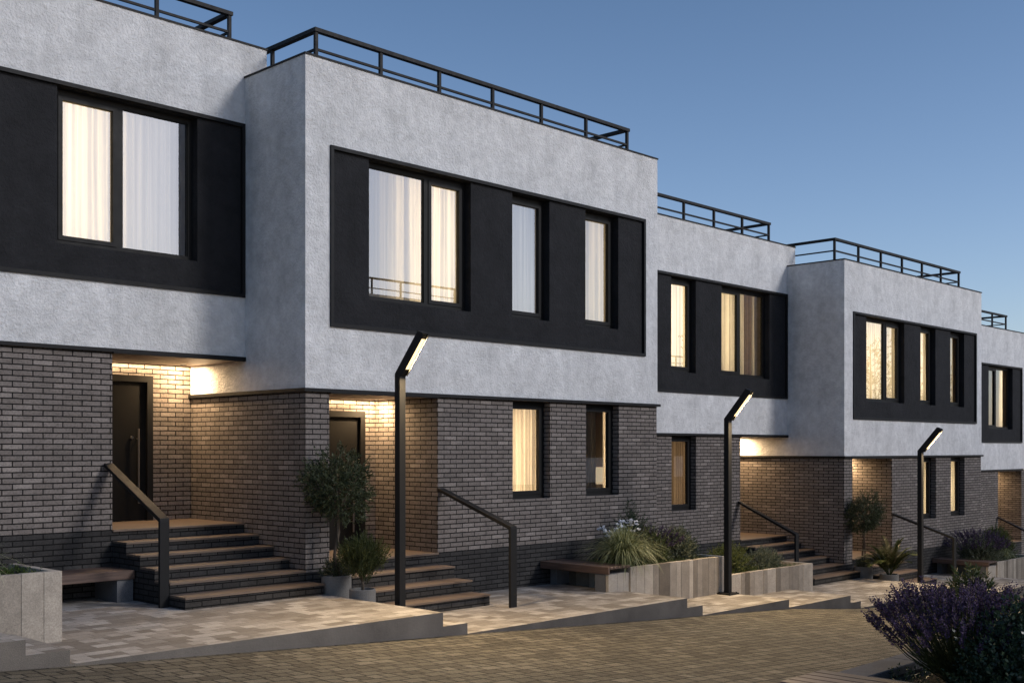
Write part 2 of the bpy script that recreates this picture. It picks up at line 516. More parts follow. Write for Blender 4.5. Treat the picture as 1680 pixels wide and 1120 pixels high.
slabs = [(-23.0, -13.0, 0.55), (-13.0, -7.53, 0.10), (-7.53, -5.232, -0.035), (-5.232, -4.805, -0.185), (-4.805, 0.05, -0.325), (0.05, 0.477, -0.505), (0.477, 5.341, -0.645), (5.341, 5.773, -0.80),
         (5.773, 8.47, -0.96), (8.47, 10.77, -1.105), (10.77, 11.19, -1.25), (11.19, 16.05, -1.39), (16.05, 16.477, -1.565), (16.477, 21.341, -1.705), (21.341, 21.773, -1.86),
         (21.773, 24.47, -2.02), (24.47, 26.77, -2.165), (26.77, 27.19, -2.31), (27.19, 33.2, -2.45)]
for x0, x1, z in slabs:
    mb = MB()
    mb.box(x0, x1, -2.9, 3.4, z - 1.6, z, 1, top=0, skip='b')
    tag(mb.build('pavement', [M['paver'], M['kerb']]), kind='structure')

# ------------------------------------------------------------------ houses
WZ0, WZ1 = 4.02, 6.16
def window(parent, x0, x1, z0, z1, y, mull=None, sash=(), fw=0.075):
    """window frame at depth y with one or two panes; sash = indices of the opening (thicker) lights"""
    w = MB()
    d = 0.07
    w.box(x0, x0 + fw, y, y + d, z0, z1); w.box(x1 - fw, x1, y, y + d, z0, z1)
    w.box(x0 + fw, x1 - fw, y, y + d, z0, z0 + fw); w.box(x0 + fw, x1 - fw, y, y + d, z1 - fw, z1)
    cells = [(x0 + fw, x1 - fw)]
    if mull:
        w.box(mull - 0.045, mull + 0.045, y, y + d, z0 + fw, z1 - fw)
        cells = [(x0 + fw, mull - 0.045), (mull + 0.045, x1 - fw)]
    panes = []
    for i, (a, b) in enumerate(cells):
        t = 0.062 if i in sash else 0.012
        za, zb = z0 + fw, z1 - fw
        ys = y - 0.014 if i in sash else y + 0.02
        w.box(a, a + t, ys, y + 0.06, za, zb); w.box(b - t, b, ys, y + 0.06, za, zb)
        w.box(a + t, b - t, ys, y + 0.06, za, za + t); w.box(a + t, b - t, ys, y + 0.06, zb - t, zb)
        panes.append((a + t, b - t, za + t, zb - t))
    o = w.build('window', M['frame'], parent)
    for a, b, c, e in panes:
        q = MB(); q.quad([(a, y + 0.034, c), (b, y + 0.034, c), (b, y + 0.034, e), (a, y + 0.034, e)])
        q.build('pane', M['glass'], o)
    return o

def door(parent, x0, x1, z0, z1, y, hx):
    f = MB(); fw = 0.10
    f.box(x0, x0 + fw, y - 0.03, y + 0.1, z0, z1); f.box(x1 - fw, x1, y - 0.03, y + 0.1, z0, z1)
    f.box(x0 + fw, x1 - fw, y - 0.03, y + 0.1, z1 - fw, z1)
    f.build('door_frame', M['frame'], parent)
    d = MB(); d.box(x0 + fw, x1 - fw, y + 0.03, y + 0.09, z0 + 0.01, z1 - fw)
    do = d.build('door', M['door'], parent)
    h = MB()
    h.tube([(hx, y - 0.035, z0 + 0.28), (hx, y - 0.035, z0 + 1.46)], 0.014, 8)
    for zz in (z0 + 0.45, z0 + 1.30): h.tube([(hx, y - 0.035, zz), (hx, y + 0.04, zz)], 0.009, 6)
    h.tube([(hx - 0.09, y + 0.005, z0 + 1.32), (hx - 0.09, y + 0.035, z0 + 1.32)], 0.024, 12)
    h.build('handle', M['steel'], do)

def room(parent, x0, x1, y0, y1, z0, z1):
    r = MB()
    r.quad([(x0, y1, z0), (x1, y1, z0), (x1, y1, z1), (x0, y1, z1)])
    r.quad([(x0, y0, z0), (x0, y1, z0), (x0, y1, z1), (x0, y0, z1)])
    r.quad([(x1, y0, z0), (x1, y0, z1), (x1, y1, z1), (x1, y1, z0)])
    r.quad([(x0, y0, z0), (x1, y0, z0), (x1, y1, z0), (x0, y1, z0)])
    r.quad([(x0, y0, z1), (x0, y1, z1), (x1, y1, z1), (x1, y0, z1)])
    r.build('room', M['room'], parent)

def panel(parent, x0, x1, y, wins, right_bar=True, left_bar=True):
    p = MB()
    p.wall_y(x0, x1, 3.55, 6.225, y + 0.022, wins, 0.165)
    po = p.build('dark_panel', M['dark_plaster'], parent)
    f = MB(); t = 0.055; ya, yb = y - 0.03, y + 0.03
    f.box(x0, x1, ya, yb, 6.17, 6.225); f.box(x0, x1, ya, yb, 3.55, 3.605)
    if left_bar: f.box(x0, x0 + t, ya, yb, 3.605, 6.17)
    if right_bar: f.box(x1 - t, x1, ya, yb, 3.605, 6.17)
    f.build('panel_frame', M['metal'], po)

LBL_H = {}
# ---- set-back house (its right neighbour stands forward)
YA = 1.59
def set_back_house(label, off):
    h = thing('terraced_house', Vector((-3.6, YA, -0.9)) + off, label, 'house', 'terraced houses of the row')
    base = h.location.copy(); h.location = (-3.6, YA, -0.9)
    wins = [(-4.93, -3.98, WZ0, WZ1), (-2.93, -0.80, WZ0, WZ1)]
    w = MB()
    w.wall_y(-7.6, 0.4, 2.633, 7.462, YA, [(-7.58, 0.0, 3.55, 6.225)])
    w.wall_x(YA, 9, 2.633, 7.462, 0.4, 1); w.wall_x(YA, 9, -0.6, 7.462, -7.6, -1)
    w.quad([(-7.6, 9, -1), (0.4, 9, -1), (0.4, 9, 7.462), (-7.6, 9, 7.462)][::-1])
    w.build('plaster_wall', M['plaster'], h)
    panel(h, -7.58, -0.003, YA, wins)
    window(h, *wins[0], YA + 0.17, None, (0,))
    window(h, *wins[1], YA + 0.17, -1.955, (0,))
    b = MB()
    bw = (-4.93, -3.98, 0.875, 2.583)
    b.wall_y(-7.6, -2.146, 0.08, 2.583, YA + 0.012, [bw], 0.16)
    b.wall_x(YA + 0.012, 3.2, 0.08, 2.583, -2.146, 1)
    b.wall_y(-2.146, 0.0, 0.08, 2.583, 3.2, [(-1.83, -0.68, 0.08, 2.38)], 0.12)
    b.build('brick_wall', M['brick'], h)
    p = MB(); p.wall_y(-7.6, -2.146, -1.9, 0.08, YA + 0.010); p.wall_y(-2.146, 0.0, -1.9, 0.052, YA + 0.012)
    p.build('plinth', M['dark_brick'], h)
    window(h, *bw, YA + 0.165, None, (0,))
    door(h, -1.83, -0.68, 0.08, 2.38, 3.2, -0.93)
    l = MB(); l.box(-2.144, -0.004, YA - 0.02, 3.198, 0.053, 0.08); l.build('landing', M['tread'], h)
    s = MB(); s.quad([(-2.146, YA, 2.572), (-2.146, 3.2, 2.572), (-0.004, 3.2, 2.572), (-0.004, YA, 2.572)]); s.build('soffit', M['soffit'], h)
    d = MB(); d.box(-7.6, -0.004, YA - 0.045, YA + 0.02, 2.583, 2.633); d.box(-2.146, -0.004, YA - 0.04, YA + 0.02, 2.566, 2.583)
    d.build('drip_strip', M['metal'], h)
    c = MB(); c.box(-7.6, 0.415, YA - 0.015, YA + 0.30, 7.462, 7.49); c.box(0.1, 0.415, YA + 0.30, 9, 7.462, 7.49); c.build('coping', M['metal'], h)
    r = MB(); r.quad([(-7.6, YA, 7.40), (0.4, YA, 7.40), (0.4, 9, 7.40), (-7.6, 9, 7.40)]); r.build('roof', M['roof'], h)
    room(h, -7.5, 0.3, YA + 0.26, YA + 3.6, 3.5, 6.7)
    room(h, -7.5, -2.25, YA + 0.26, YA + 3.6, 0.08, 2.56)
    h.location = base
    return h

def forward_house(label, off):
    h = thing('terraced_house', (4.2, 0, -0.9), label, 'house', 'terraced houses of the row')
    wins = [(1.187, 3.33, WZ0, WZ1), (4.316, 5.266, WZ0, WZ1), (6.25, 7.212, WZ0, WZ1)]
    w = MB()
    w.wall_y(0, 8.41, 2.633, 7.462, 0, [(0.438, 8.006, 3.55, 6.225)])
    w.wall_x(0, 9, 2.633, 7.462, 0, -1); w.wall_x(0, 9, 2.633, 7.462, 8.41, 1)
    w.quad([(0, 9, -2.5), (8.41, 9, -2.5), (8.41, 9, 7.462), (0, 9, 7.462)][::-1])
    w.build('plaster_wall', M['plaster'], h)
    panel(h, 0.438, 8.006, 0, wins)
    window(h, *wins[0], 0.17, 2.47, (1,))
    window(h, *wins[1], 0.17, None, (0,)); window(h, *wins[2], 0.17, None, (0,))
    b = MB()
    bw = [(4.316, 5.27, 0.875, 2.583), (6.258, 7.212, 0.875, 2.583)]
    b.wall_y(0.012, 0.434, -0.04, 2.583, 0.012)
    b.wall_y(2.583, 8.40, 0.08, 2.583, 0.012, bw, 0.16)
    b.wall_x(0.012, 9, -0.04, 2.583, 0.012, -1); b.wall_x(0.012, 9, -1.5, 2.583, 8.40, 1)
    b.wall_x(0.012, 1.6, 0.08, 2.583, 0.434, 1); b.wall_x(0.012, 1.6, 0.08, 2.583, 2.583, -1)
    b.wall_y(0.434, 2.583, 0.08, 2.583, 1.6, [(1.20, 2.345, 0.08, 2.38)], 0.12)
    b.build('brick_wall', M['brick'], h)
    p = MB(); p.wall_y(0.012, 0.434, -2.2, -0.04, 0.010); p.wall_y(0.434, 2.583, -2.2, 0.052, 0.012); p.wall_y(2.583, 8.40, -2.2, 0.08, 0.010)
    p.wall_x(0.010, 9, -2.2, -0.04, 0.010, -1)
    p.build('plinth', M['dark_brick'], h)
    for q in bw: window(h, *q, 0.165, None, (0,))
    door(h, 1.20, 2.345, 0.08, 2.38, 1.6, 2.09)
    l = MB(); l.box(0.436, 2.581, -0.02, 1.598, 0.053, 0.08); l.build('landing', M['tread'], h)
    s = MB(); s.quad([(0.434, 0, 2.572), (0.434, 1.6, 2.572), (2.583, 1.6, 2.572), (2.583, 0, 2.572)]); s.build('soffit', M['soffit'], h)
    d = MB(); d.box(-0.045, 8.46, -0.045, 0.03, 2.583, 2.633); d.box(-0.045, 0.03, 0.03, 3.198, 2.583, 2.633); d.box(0.434, 2.583, -0.04, 0.03, 2.566, 2.583)
    d.build('drip_strip', M['metal'], h)
    c = MB(); c.box(-0.015, 8.425, -0.015, 0.30, 7.462, 7.49); c.box(-0.015, 0.30, 0.30, 9, 7.462, 7.49); c.box(8.12, 8.425, 0.30, 9, 7.462, 7.49)
    c.build('coping', M['metal'], h)
    r = MB(); r.quad([(0, 0, 7.40), (8.41, 0, 7.40), (8.41, 9, 7.40), (0, 9, 7.40)]); r.build('roof', M['roof'], h)
    room(h, 0.1, 8.3, 0.26, 3.6, 3.5, 6.7)
    room(h, 2.7, 8.3, 0.26, 3.6, 0.08, 2.56)
    h.location = Vector(h.location) + off
    return h

houseA = set_back_house('nearest white and dark brick house at the left, standing back beside the tall projecting one', UP)
houseB = forward_house('large projecting house in the middle with a framed dark panel of three upper windows', Vector((0, 0, 0)))
houseC = copy_tree(houseA, PER, label='set-back house between the two projecting houses, its entrance steps behind a low planter')
houseD = copy_tree(houseB, PER, label='smaller looking far projecting house with framed dark panel, behind the third street lamp')
houseE = copy_tree(houseA, PER * 2, label='farthest set-back house cut off at the right edge, showing one double upper window')
e = MB()
x = 0.0
e.wall_x(YA + 0.012, 3.2, -1.9, 2.583, x, -1); e.wall_y(x, 0.4, -1.9, 2.583, YA + 0.012); e.wall_x(YA + 0.012, 9, -1.9, 2.583, 0.4, 1)
e.v = [(a + 32, b, c - 1.59) for a, b, c in e.v]
e.build('brick_wall', M['brick'], houseE)

# ------------------------------------------------------------------ roof railings
def roof_railing(label, x0, x1, y, n, off):
    t = thing('roof_railing', Vector(((x0 + x1) / 2, y, 7.42)), label, 'railing', 'black railings on the flat roofs')
    h = MB()
    h.box(x0 - 0.045, x1 + 0.045, y - 0.045, y + 0.045, 8.09, 8.15)
    h.box(x0 - 0.045, x0 + 0.045, y + 0.045, 7.4, 8.09, 8.15); h.box(x1 - 0.045, x1 + 0.045, y + 0.045, 7.4, 8.09, 8.15)
    h.build('top_rail', M['metal'], t)
    m = MB()
    m.box(x0, x1, y - 0.018, y + 0.018, 7.81, 7.846)
    m.box(x0 - 0.018, x0 + 0.018, y, 7.4, 7.812, 7.844); m.box(x1 - 0.018, x1 + 0.018, y, 7.4, 7.812, 7.844)
    m.build('middle_rail', M['metal'], t)
    pos = [(x0 + (x1 - x0) * i / (n - 1), y) for i in range(n)]
    for xx in (x0, x1):
        for yy in (1.16, 2.5, 3.9, 5.3, 6.7): pos.append((xx, y + yy))
    for px, py in pos:
        p = MB(); p.box(px - 0.026, px + 0.026, py - 0.026, py + 0.026, 7.40, 8.09); p.build('post', M['metal'], t)
    t.location = Vector(t.location) + off
    return t
rA = roof_railing('black roof railing of the nearest set-back house, at the upper left corner', -7.4, 0.10, YA + 0.6, 7, UP)
rB = roof_railing('longest black roof railing, on top of the large projecting house in the middle', 0.62, 8.2, 0.6, 7, Vector((0, 0, 0)))
copy_tree(rA, PER, label='black roof railing on the set-back house between the two projecting ones')
copy_tree(rB, PER, label='black roof railing on the far projecting house')
copy_tree(rA, PER * 2, label='farthest black roof railing, tiny at the right edge')

# ------------------------------------------------------------------ staircases and handrails
def stairs_set_back(label, off):
    t = thing('staircase', (-1.07, 0.6, -0.85), label, 'stairs', 'entrance staircases')
    fronts = [1.19, 0.80, 0.40, 0.0, -0.39]
    for k, fy in enumerate(fronts):
        z = 0.08 - 0.155 * (k + 1)
        back = YA if k == 0 else fronts[k - 1]
        x1 = -0.004 if k < 4 else 0.045
        b = MB(); b.box(-2.146, x1, fy, back + (0.0), -0.95, z - 0.028, skip='b'); b.build('step_block', M['dark_brick'], t)
        r = MB(); r.box(-2.150, x1, fy - 0.018, back - 0.002, z - 0.026, z); r.build('tread', M['tread'], t)
    t.location = Vector(t.location) + off
    return t
def stairs_forward(label, off):
    t = thing('staircase', (1.5, -0.6, -0.66), label, 'stairs', 'entrance staircases')
    fronts = [-0.40, -0.80, -1.20]
    for k, fy in enumerate(fronts):
        z = 0.08 - 0.185 * (k + 1)
        back = 0.0 if k == 0 else fronts[k - 1]
        b = MB(); b.box(0.53, 2.56, fy, back, -0.75, z - 0.028, skip='b'); b.build('step_block', M['dark_brick'], t)
        r = MB(); r.box(0.53, 2.566, fy - 0.018, back - 0.002, z - 0.026, z); r.build('tread', M['tread'], t)
    t.location = Vector(t.location) + off
    return t
stA = stairs_set_back('wide dark brick steps with five wooden treads up to the nearest door at left', UP)
stB = stairs_forward('dark brick steps behind the nearest street lamp and the two pots', Vector((0, 0, 0)))
copy_tree(stA, PER, label='dark brick steps behind the low planter right of the middle street lamp')
copy_tree(stB, PER, label='dark brick steps behind the potted palm of the far projecting house')

def handrail(label, x, yp, zb, zk, yw, zw, off):
    """bent flat bar: post with a foot, rail climbing back to the wall"""
    t = thing('handrail', (x, yp, zb), label, 'handrail', 'black handrails beside the entrance steps')
    w, th = 0.068, 0.045
    p = MB(); p.box(x - w, x + w, yp - th / 2, yp + th / 2, zb, zk - 0.03); p.build('post', M['metal'], t, bevel=0.003)
    dy, dz = yw - yp, zw - zk; L = math.hypot(dy, dz); ny, nz = -dz / L * th, dy / L * th
    r = MB()
    r.strip_x([(yp - th / 2, zk - 0.03), (yp + th / 2, zk - 0.03), (yw, zw - th * 1.1), (yw, zw), (yp - th / 2 + 0.004, zk + 0.012)], x - w, x + w)
    r.build('rail', M['metal'], t, bevel=0.003)
    t.location = Vector(t.location) + off
    return t
hA = handrail('nearest black handrail, at the left of the wide steps', -2.215, 0.03, -0.855, 0.30, 1.58, 1.02, UP)
hB = handrail('black handrail standing on the paving between steps and wooden bench of the large middle house', 2.64, -1.62, -0.645, 0.565, -0.0, 1.12, Vector((0, 0, 0)))
copy_tree(hA, PER, label='black handrail rising behind the low planter next to the middle street lamp')
copy_tree(hB, PER, label='black handrail in front of the far wooden bench, right of the third street lamp')
copy_tree(hA, PER * 2, label='farthest black handrail, running out of the picture at the right edge')

# ------------------------------------------------------------------ entrance lights (linear light in the soffit and a spot by the right wall)
def area(name, loc, rot, sx, sy, power, col, parent=None, spread=180):
    l = bpy.data.lights.new(name, 'AREA'); l.shape = 'RECTANGLE'; l.size = sx; l.size_y = sy
    l.energy = power; l.color = col; l.spread = R(spread)
    o = bpy.data.objects.new(name, l); COL.objects.link(o)
    o.rotation_euler = rot
    if parent: o.parent = parent; o.location = Vector(loc) - parent_world(parent)
    else: o.location = loc
    return o

def entrance_light(label, x0, x1, yb, xs, ys, zc, k=1.0):
    t = thing('entrance_light', (xs, ys, zc), label, 'ceiling light', 'recessed lights over the entrances')
    s = MB(); s.lathe(xs, ys, [(0.001, zc - 0.004), (0.034, zc - 0.004)], 20)
    s.build('lens', M['spot'], t)
    s = MB(); s.lathe(xs, ys, [(0.034, zc - 0.003), (0.036, zc - 0.010), (0.048, zc - 0.010), (0.05, zc)], 20); s.build('trim_ring', M['metal'], t)
    sp = bpy.data.lights.new('spot_light', 'AREA'); sp.shape = 'DISK'; sp.size = 0.07; sp.energy = 44 * k; sp.color = WARM2
    o = bpy.data.objects.new('spot_light', sp); COL.objects.link(o); o.parent = t; o.location = (0, 0, -0.012)
    area('strip_light', ((x0 + x1) / 2, yb - 0.05, zc - 0.008), (0, 0, 0), x1 - x0 - 0.06, 0.02, 26 * k, WARM2, t)
    return t
ZS = 2.568
entrance_light('warm light in the porch ceiling of the nearest set-back house', -2.146, -0.01, 3.2, -0.30, 2.90, ZS + 0.53)
entrance_light('warm light in the porch ceiling of the large middle house, behind the nearest lamp post', 0.434, 2.583, 1.6, 2.38, 1.32, ZS)
entrance_light('warm light in the porch ceiling right of the middle street lamp', 13.854, 15.99, 3.2, 15.70, 2.90, ZS - 0.53)
entrance_light('warm light in the porch ceiling of the far projecting house above the ball tree', 16.434, 18.583, 1.6, 18.38, 1.32, ZS - 1.06)
entrance_light('warm light in the farthest porch ceiling at the right edge', 29.854, 31.99, 3.2, 31.70, 2.90, ZS - 1.59)

# ------------------------------------------------------------------ curtains and the lights behind them
rnd = random.Random(5)
def curtain(label, x0, x1, y, z0, z1, mat, folds=9.0, amp=0.035):
    c = MB(); n = max(24, int((x1 - x0) * 110)); ph = rnd.uniform(0, 6); vs = []
    for i in range(n + 1):
        u = i / n; xx = x0 + (x1 - x0) * u
        a = amp * (math.sin(ph + xx * folds * 2 * math.pi + 1.3 * math.sin(xx * 5.1 + ph)) + 0.4 * math.sin(xx * folds * 9.1 + ph))
        vs.append((xx, y + a))
    i0 = len(c.v)
    for xx, yy in vs:
        c.v.append((xx, yy, z0)); c.v.append((xx, y + (yy - y) * 0.75, z1))
    for i in range(n):
        c.f.append((i0 + 2 * i, i0 + 2 * i + 2, i0 + 2 * i + 3, i0 + 2 * i + 1)); c.mi.append(0)
        c.uv.append([(vs[i][0], z0), (vs[i + 1][0], z0), (vs[i + 1][0], z1), (vs[i][0], z1)])
    return tag(c.build('curtain', mat, smooth=True), label, 'curtain', 'curtains behind the lit windows')
def curtain_backlight(x0, x1, y, z0, z1, power, col=WARM, spread=120):
    area('curtain_backlight', ((x0 + x1) / 2, y, (z0 + z1) / 2), (R(-90), 0, R(0)), x1 - x0, z1 - z0, power * 0.8, col, None, spread)

SH, DR = M['sheer'], M['drape']
zl, zh = 3.7, 6.35
# nearest set-back house
o = 0.53
curtain('glowing white curtain behind the left pane of the nearest upper left window', -3.1, -1.93, YA + 0.36, zl + o, zh + o, SH)
curtain_backlight(-2.95, -2.0, YA + 1.0, 4.4, 6.9, 33)
curtain_backlight(-1.75, -1.0, YA + 1.0, 4.4, 6.9, 3, (1.0, 0.92, 0.84))  # weak neutral fill, added only to brighten the grey right curtain
curtain('grey sheer curtain behind the right pane of the nearest upper left window', -1.9, -0.95, YA + 0.37, zl + o, zh + o, SH)
curtain('narrow brown drape at the right side of the nearest upper left window', -1.0, -0.62, YA + 0.42, zl + o, zh + o, DR)
# large middle house
curtain('greyish sheer curtain at the left side of the widest window of the middle house', 1.1, 2.26, 0.42, zl, zh, SH, 7)
curtain('glowing sheer curtain across the mullion of the widest window of the middle house', 2.16, 3.5, 0.34, zl, zh, SH)
curtain_backlight(2.2, 3.4, 1.0, 3.9, 6.3, 42)
curtain('flat grey sheer curtain in the narrow middle upper window of the middle house', 4.3, 5.75, 0.36, zl, zh, SH, 6)
curtain_backlight(4.5, 5.7, 1.0, 3.9, 6.3, 6, (1.0, 0.92, 0.84))  # added fill so that this grey curtain turns paler, not a lamp of the room
curtain('softly lit sheer curtain in the narrow right upper window of the middle house', 6.5, 7.38, 0.36, zl, zh, SH, 8)
curtain_backlight(6.7, 7.4, 1.0, 3.9, 6.3, 13)
curtain('glowing yellow curtain in the left ground floor window of the middle house', 4.4, 5.42, 0.36, 0.3, 2.5, SH, 11)
curtain_backlight(4.5, 5.4, 1.0, 0.6, 2.5, 40, (1.0, 0.68, 0.37))
curtain('narrow drawn sheer curtain in the ground floor window with the table lamp', 6.6, 6.93, 0.36, 0.3, 2.5, SH, 11)
curtain('bright edge of a curtain right of the table lamp in the ground floor window', 7.27, 7.37, 0.46, 0.3, 2.5, SH, 11)
curtain_backlight(7.25, 7.4, 0.66, 0.6, 2.5, 5, (1.0, 0.68, 0.37), 60)
# middle set-back house
o = -0.53
curtain('glowing curtain in the narrow upper window of the middle set-back house', 11.3, 12.24, YA + 0.36, zl + o, zh + o, SH)
curtain_backlight(11.45, 12.2, YA + 1.0, 3.5, 5.8, 38)
curtain('glowing folded curtain in the left pane of the double window between the projecting houses', 13.3, 14.25, YA + 0.36, zl + o, zh + o, SH)
curtain_backlight(13.4, 14.2, YA + 1.0, 3.5, 5.8, 34)
curtain('pale grey curtain in the right pane of the double window between the projecting houses', 14.32, 14.63, YA + 0.40, zl + o, zh + o, SH)
curtain('dark brown drape in the right pane of the double window between the projecting houses', 14.6, 15.03, YA + 0.44, zl + o, zh + o, DR)
curtain('thin bright curtain edge right of the brown drape in the double window', 15.02, 15.09, YA + 0.42, zl + o, zh + o, SH)
curtain_backlight(14.8, 15.12, YA + 1.0, 3.5, 5.8, 16)
curtain('dim striped curtain in the ground floor window beside the middle street lamp', 11.4, 12.3, YA + 0.36, 0.3 + o, 2.5 + o, M['stripe'], 11)
curtain_backlight(11.5, 12.3, YA + 1.0, 0.0, 2.0, 15, (1.0, 0.66, 0.36))
# far projecting house
o = -1.06
curtain('bright curtain across the double upper window of the far projecting house', 17.5, 19.46, 0.36, zl + o, zh + o, SH)
curtain_backlight(17.7, 19.4, 1.0, 3.0, 5.2, 62)
curtain('bright curtain edge in the narrow middle upper window of the far projecting house', 20.9, 21.30, 0.36, zl + o, zh + o, SH)
curtain_backlight(20.9, 21.35, 1.0, 3.0, 5.2, 34)
curtain('thin curtain edge in the narrow right upper window of the far projecting house', 23.0, 23.22, 0.36, zl + o, zh + o, SH)
curtain_backlight(23.0, 23.25, 1.0, 3.0, 5.2, 9)
curtain('bright curtain in the ground floor window beside the third street lamp', 20.95, 21.34, 0.36, 0.3 + o, 2.5 + o, SH)
curtain_backlight(20.95, 21.35, 1.0, -0.4, 1.4, 26)
curtain('bright curtain edge in the last ground floor window of the far projecting house', 22.95, 23.28, 0.36, 0.3 + o, 2.5 + o, SH)
curtain_backlight(22.95, 23.3, 1.0, -0.4, 1.4, 24)
# farthest house
o = -1.59
curtain('pale striped curtain in the left pane of the farthest upper window', 29.7, 30.2, YA + 0.36, zl + o, zh + o, SH)
curtain('glowing curtain edge in the right pane of the farthest upper window', 30.93, 31.12, YA + 0.36, zl + o, zh + o, SH)
curtain_backlight(30.9, 31.15, YA + 0.8, 2.5, 4.7, 20)

t = thing('table_lamp', (7.9, 1.1, 0.08), 'table lamp with glowing drum shade inside a ground floor window of the middle house', 'lamp')
mb = MB(); mb.box(7.5, 8.28, 0.85, 1.35, 0.66, 0.72); mb.build('side_table', M['wood_x'], t)
mb = MB(); mb.lathe(7.9, 1.1, [(0.10, 0.72), (0.11, 0.74), (0.03, 0.76), (0.05, 0.86), (0.03, 0.99), (0.012, 1.06)], 20); mb.build('lamp_base', M['steel'], t, True)
mb = MB(); mb.lathe(7.9, 1.1, [(0.27, 1.05), (0.25, 1.38)], 28); mb.build('lamp_shade', M['lampshade'], t, True)

# ------------------------------------------------------------------ street lamps
def street_lamp(label, x, y, zb):
    t = thing('street_lamp', (x, y, zb), label, 'street lamp', 'black street lamps with a bent head')
    hh, L, dz, w = 3.27, 0.47, 0.55, 0.053
    d = Vector((0, -L, dz)).normalized(); nn = Vector((0, -d.z, d.y))       # nn: normal of the lit face (forward and down)
    b = MB(); b.box(x - 0.15, x + 0.15, y - 0.15, y + 0.15, zb, zb + 0.03)
    for sx in (-1, 1):
        for sy in (-1, 1): b.tube([(x + sx * 0.115, y + sy * 0.115, zb + 0.03), (x + sx * 0.115, y + sy * 0.115, zb + 0.045)], 0.014, 6)
    b.build('base_plate', M['metal'], t)
    top = zb + hh
    # mitre between pole and arm
    fr = (y - w, top - 0.045); bk = (y + w, top + 0.0)
    p = MB(); p.strip_x([(y - w, zb + 0.03), (y + w, zb + 0.03), bk, fr], x - w, x + w); p.build('pole', M['metal'], t, bevel=0.003)
    Ln = math.hypot(L, dz)
    bk2 = (bk[0] + d.y * Ln, bk[1] + d.z * Ln); fr2 = (fr[0] + d.y * (Ln), fr[1] + d.z * (Ln))
    a = MB(); a.strip_x([fr, bk, bk2, fr2], x - w, x + w); ao = a.build('arm', M['metal'], t, bevel=0.003)
    # lit strip on the underside of the arm
    f0 = Vector((x, fr[0], fr[1])); D = Vector((0, fr2[0] - fr[0], fr2[1] - fr[1])).normalized(); nrm = Vector((0, -D.z, D.y))
    if nrm.z > 0: nrm = -nrm
    s0, s1 = 0.13, Ln - 0.09
    st = MB(); X = Vector((1, 0, 0)); hw = 0.036
    for (aa, bb, cc, m_) in ((s0, s1, 0.005, 0),):
        q0 = f0 + D * aa + nrm * cc; q1 = f0 + D * bb + nrm * cc
        st.quad([q0 - X * hw, q0 + X * hw, q1 + X * hw, q1 - X * hw])
    st.build('light_strip', M['strip'], ao)
    lp = MB()
    for sgn in (-1, 1):
        xa, xb = sorted((sgn * (hw + 0.006), sgn * w))
        c8 = [f0 + D * aa + nrm * cc + X * xx for cc in (-0.001, 0.022) for aa, xx in ((0.03, xa), (0.03, xb), (Ln - 0.02, xb), (Ln - 0.02, xa))]
        i0 = len(lp.v); lp.v += [tuple(q) for q in c8]
        for idx in ((0, 3, 2, 1), (4, 5, 6, 7), (0, 1, 5, 4), (1, 2, 6, 5), (2, 3, 7, 6), (3, 0, 4, 7)):
            lp.f.append(tuple(i0 + j for j in idx)); lp.mi.append(0); lp.uv.append([(0, 0)] * 4)
    lp.build('channel_lip', M['metal'], ao)
    mid = f0 + D * ((s0 + s1) / 2) + nrm * 0.012
    l = bpy.data.lights.new('lamp_light', 'AREA'); l.shape = 'RECTANGLE'; l.size = 0.03; l.size_y = s1 - s0; l.energy = LAMP_W; l.color = (1.0, 0.73, 0.40)
    lo = bpy.data.objects.new('lamp_light', l); COL.objects.link(lo)
    lo.rotation_mode = 'QUATERNION'
    lo.rotation_quaternion = nrm.to_track_quat('-Z', 'Y')
    lo.parent = t; lo.location = mid - Vector((x, y, zb))
    return t
LAMP_W = 340
street_lamp('nearest and tallest looking black street lamp, in front of the two pots', 0.25, -1.82, -0.505)
street_lamp('middle black street lamp, standing on its base plate between two plank planters', 8.32, -1.70, -0.96)
street_lamp('farthest black street lamp, right of the potted palm', 16.25, -1.82, -1.565)

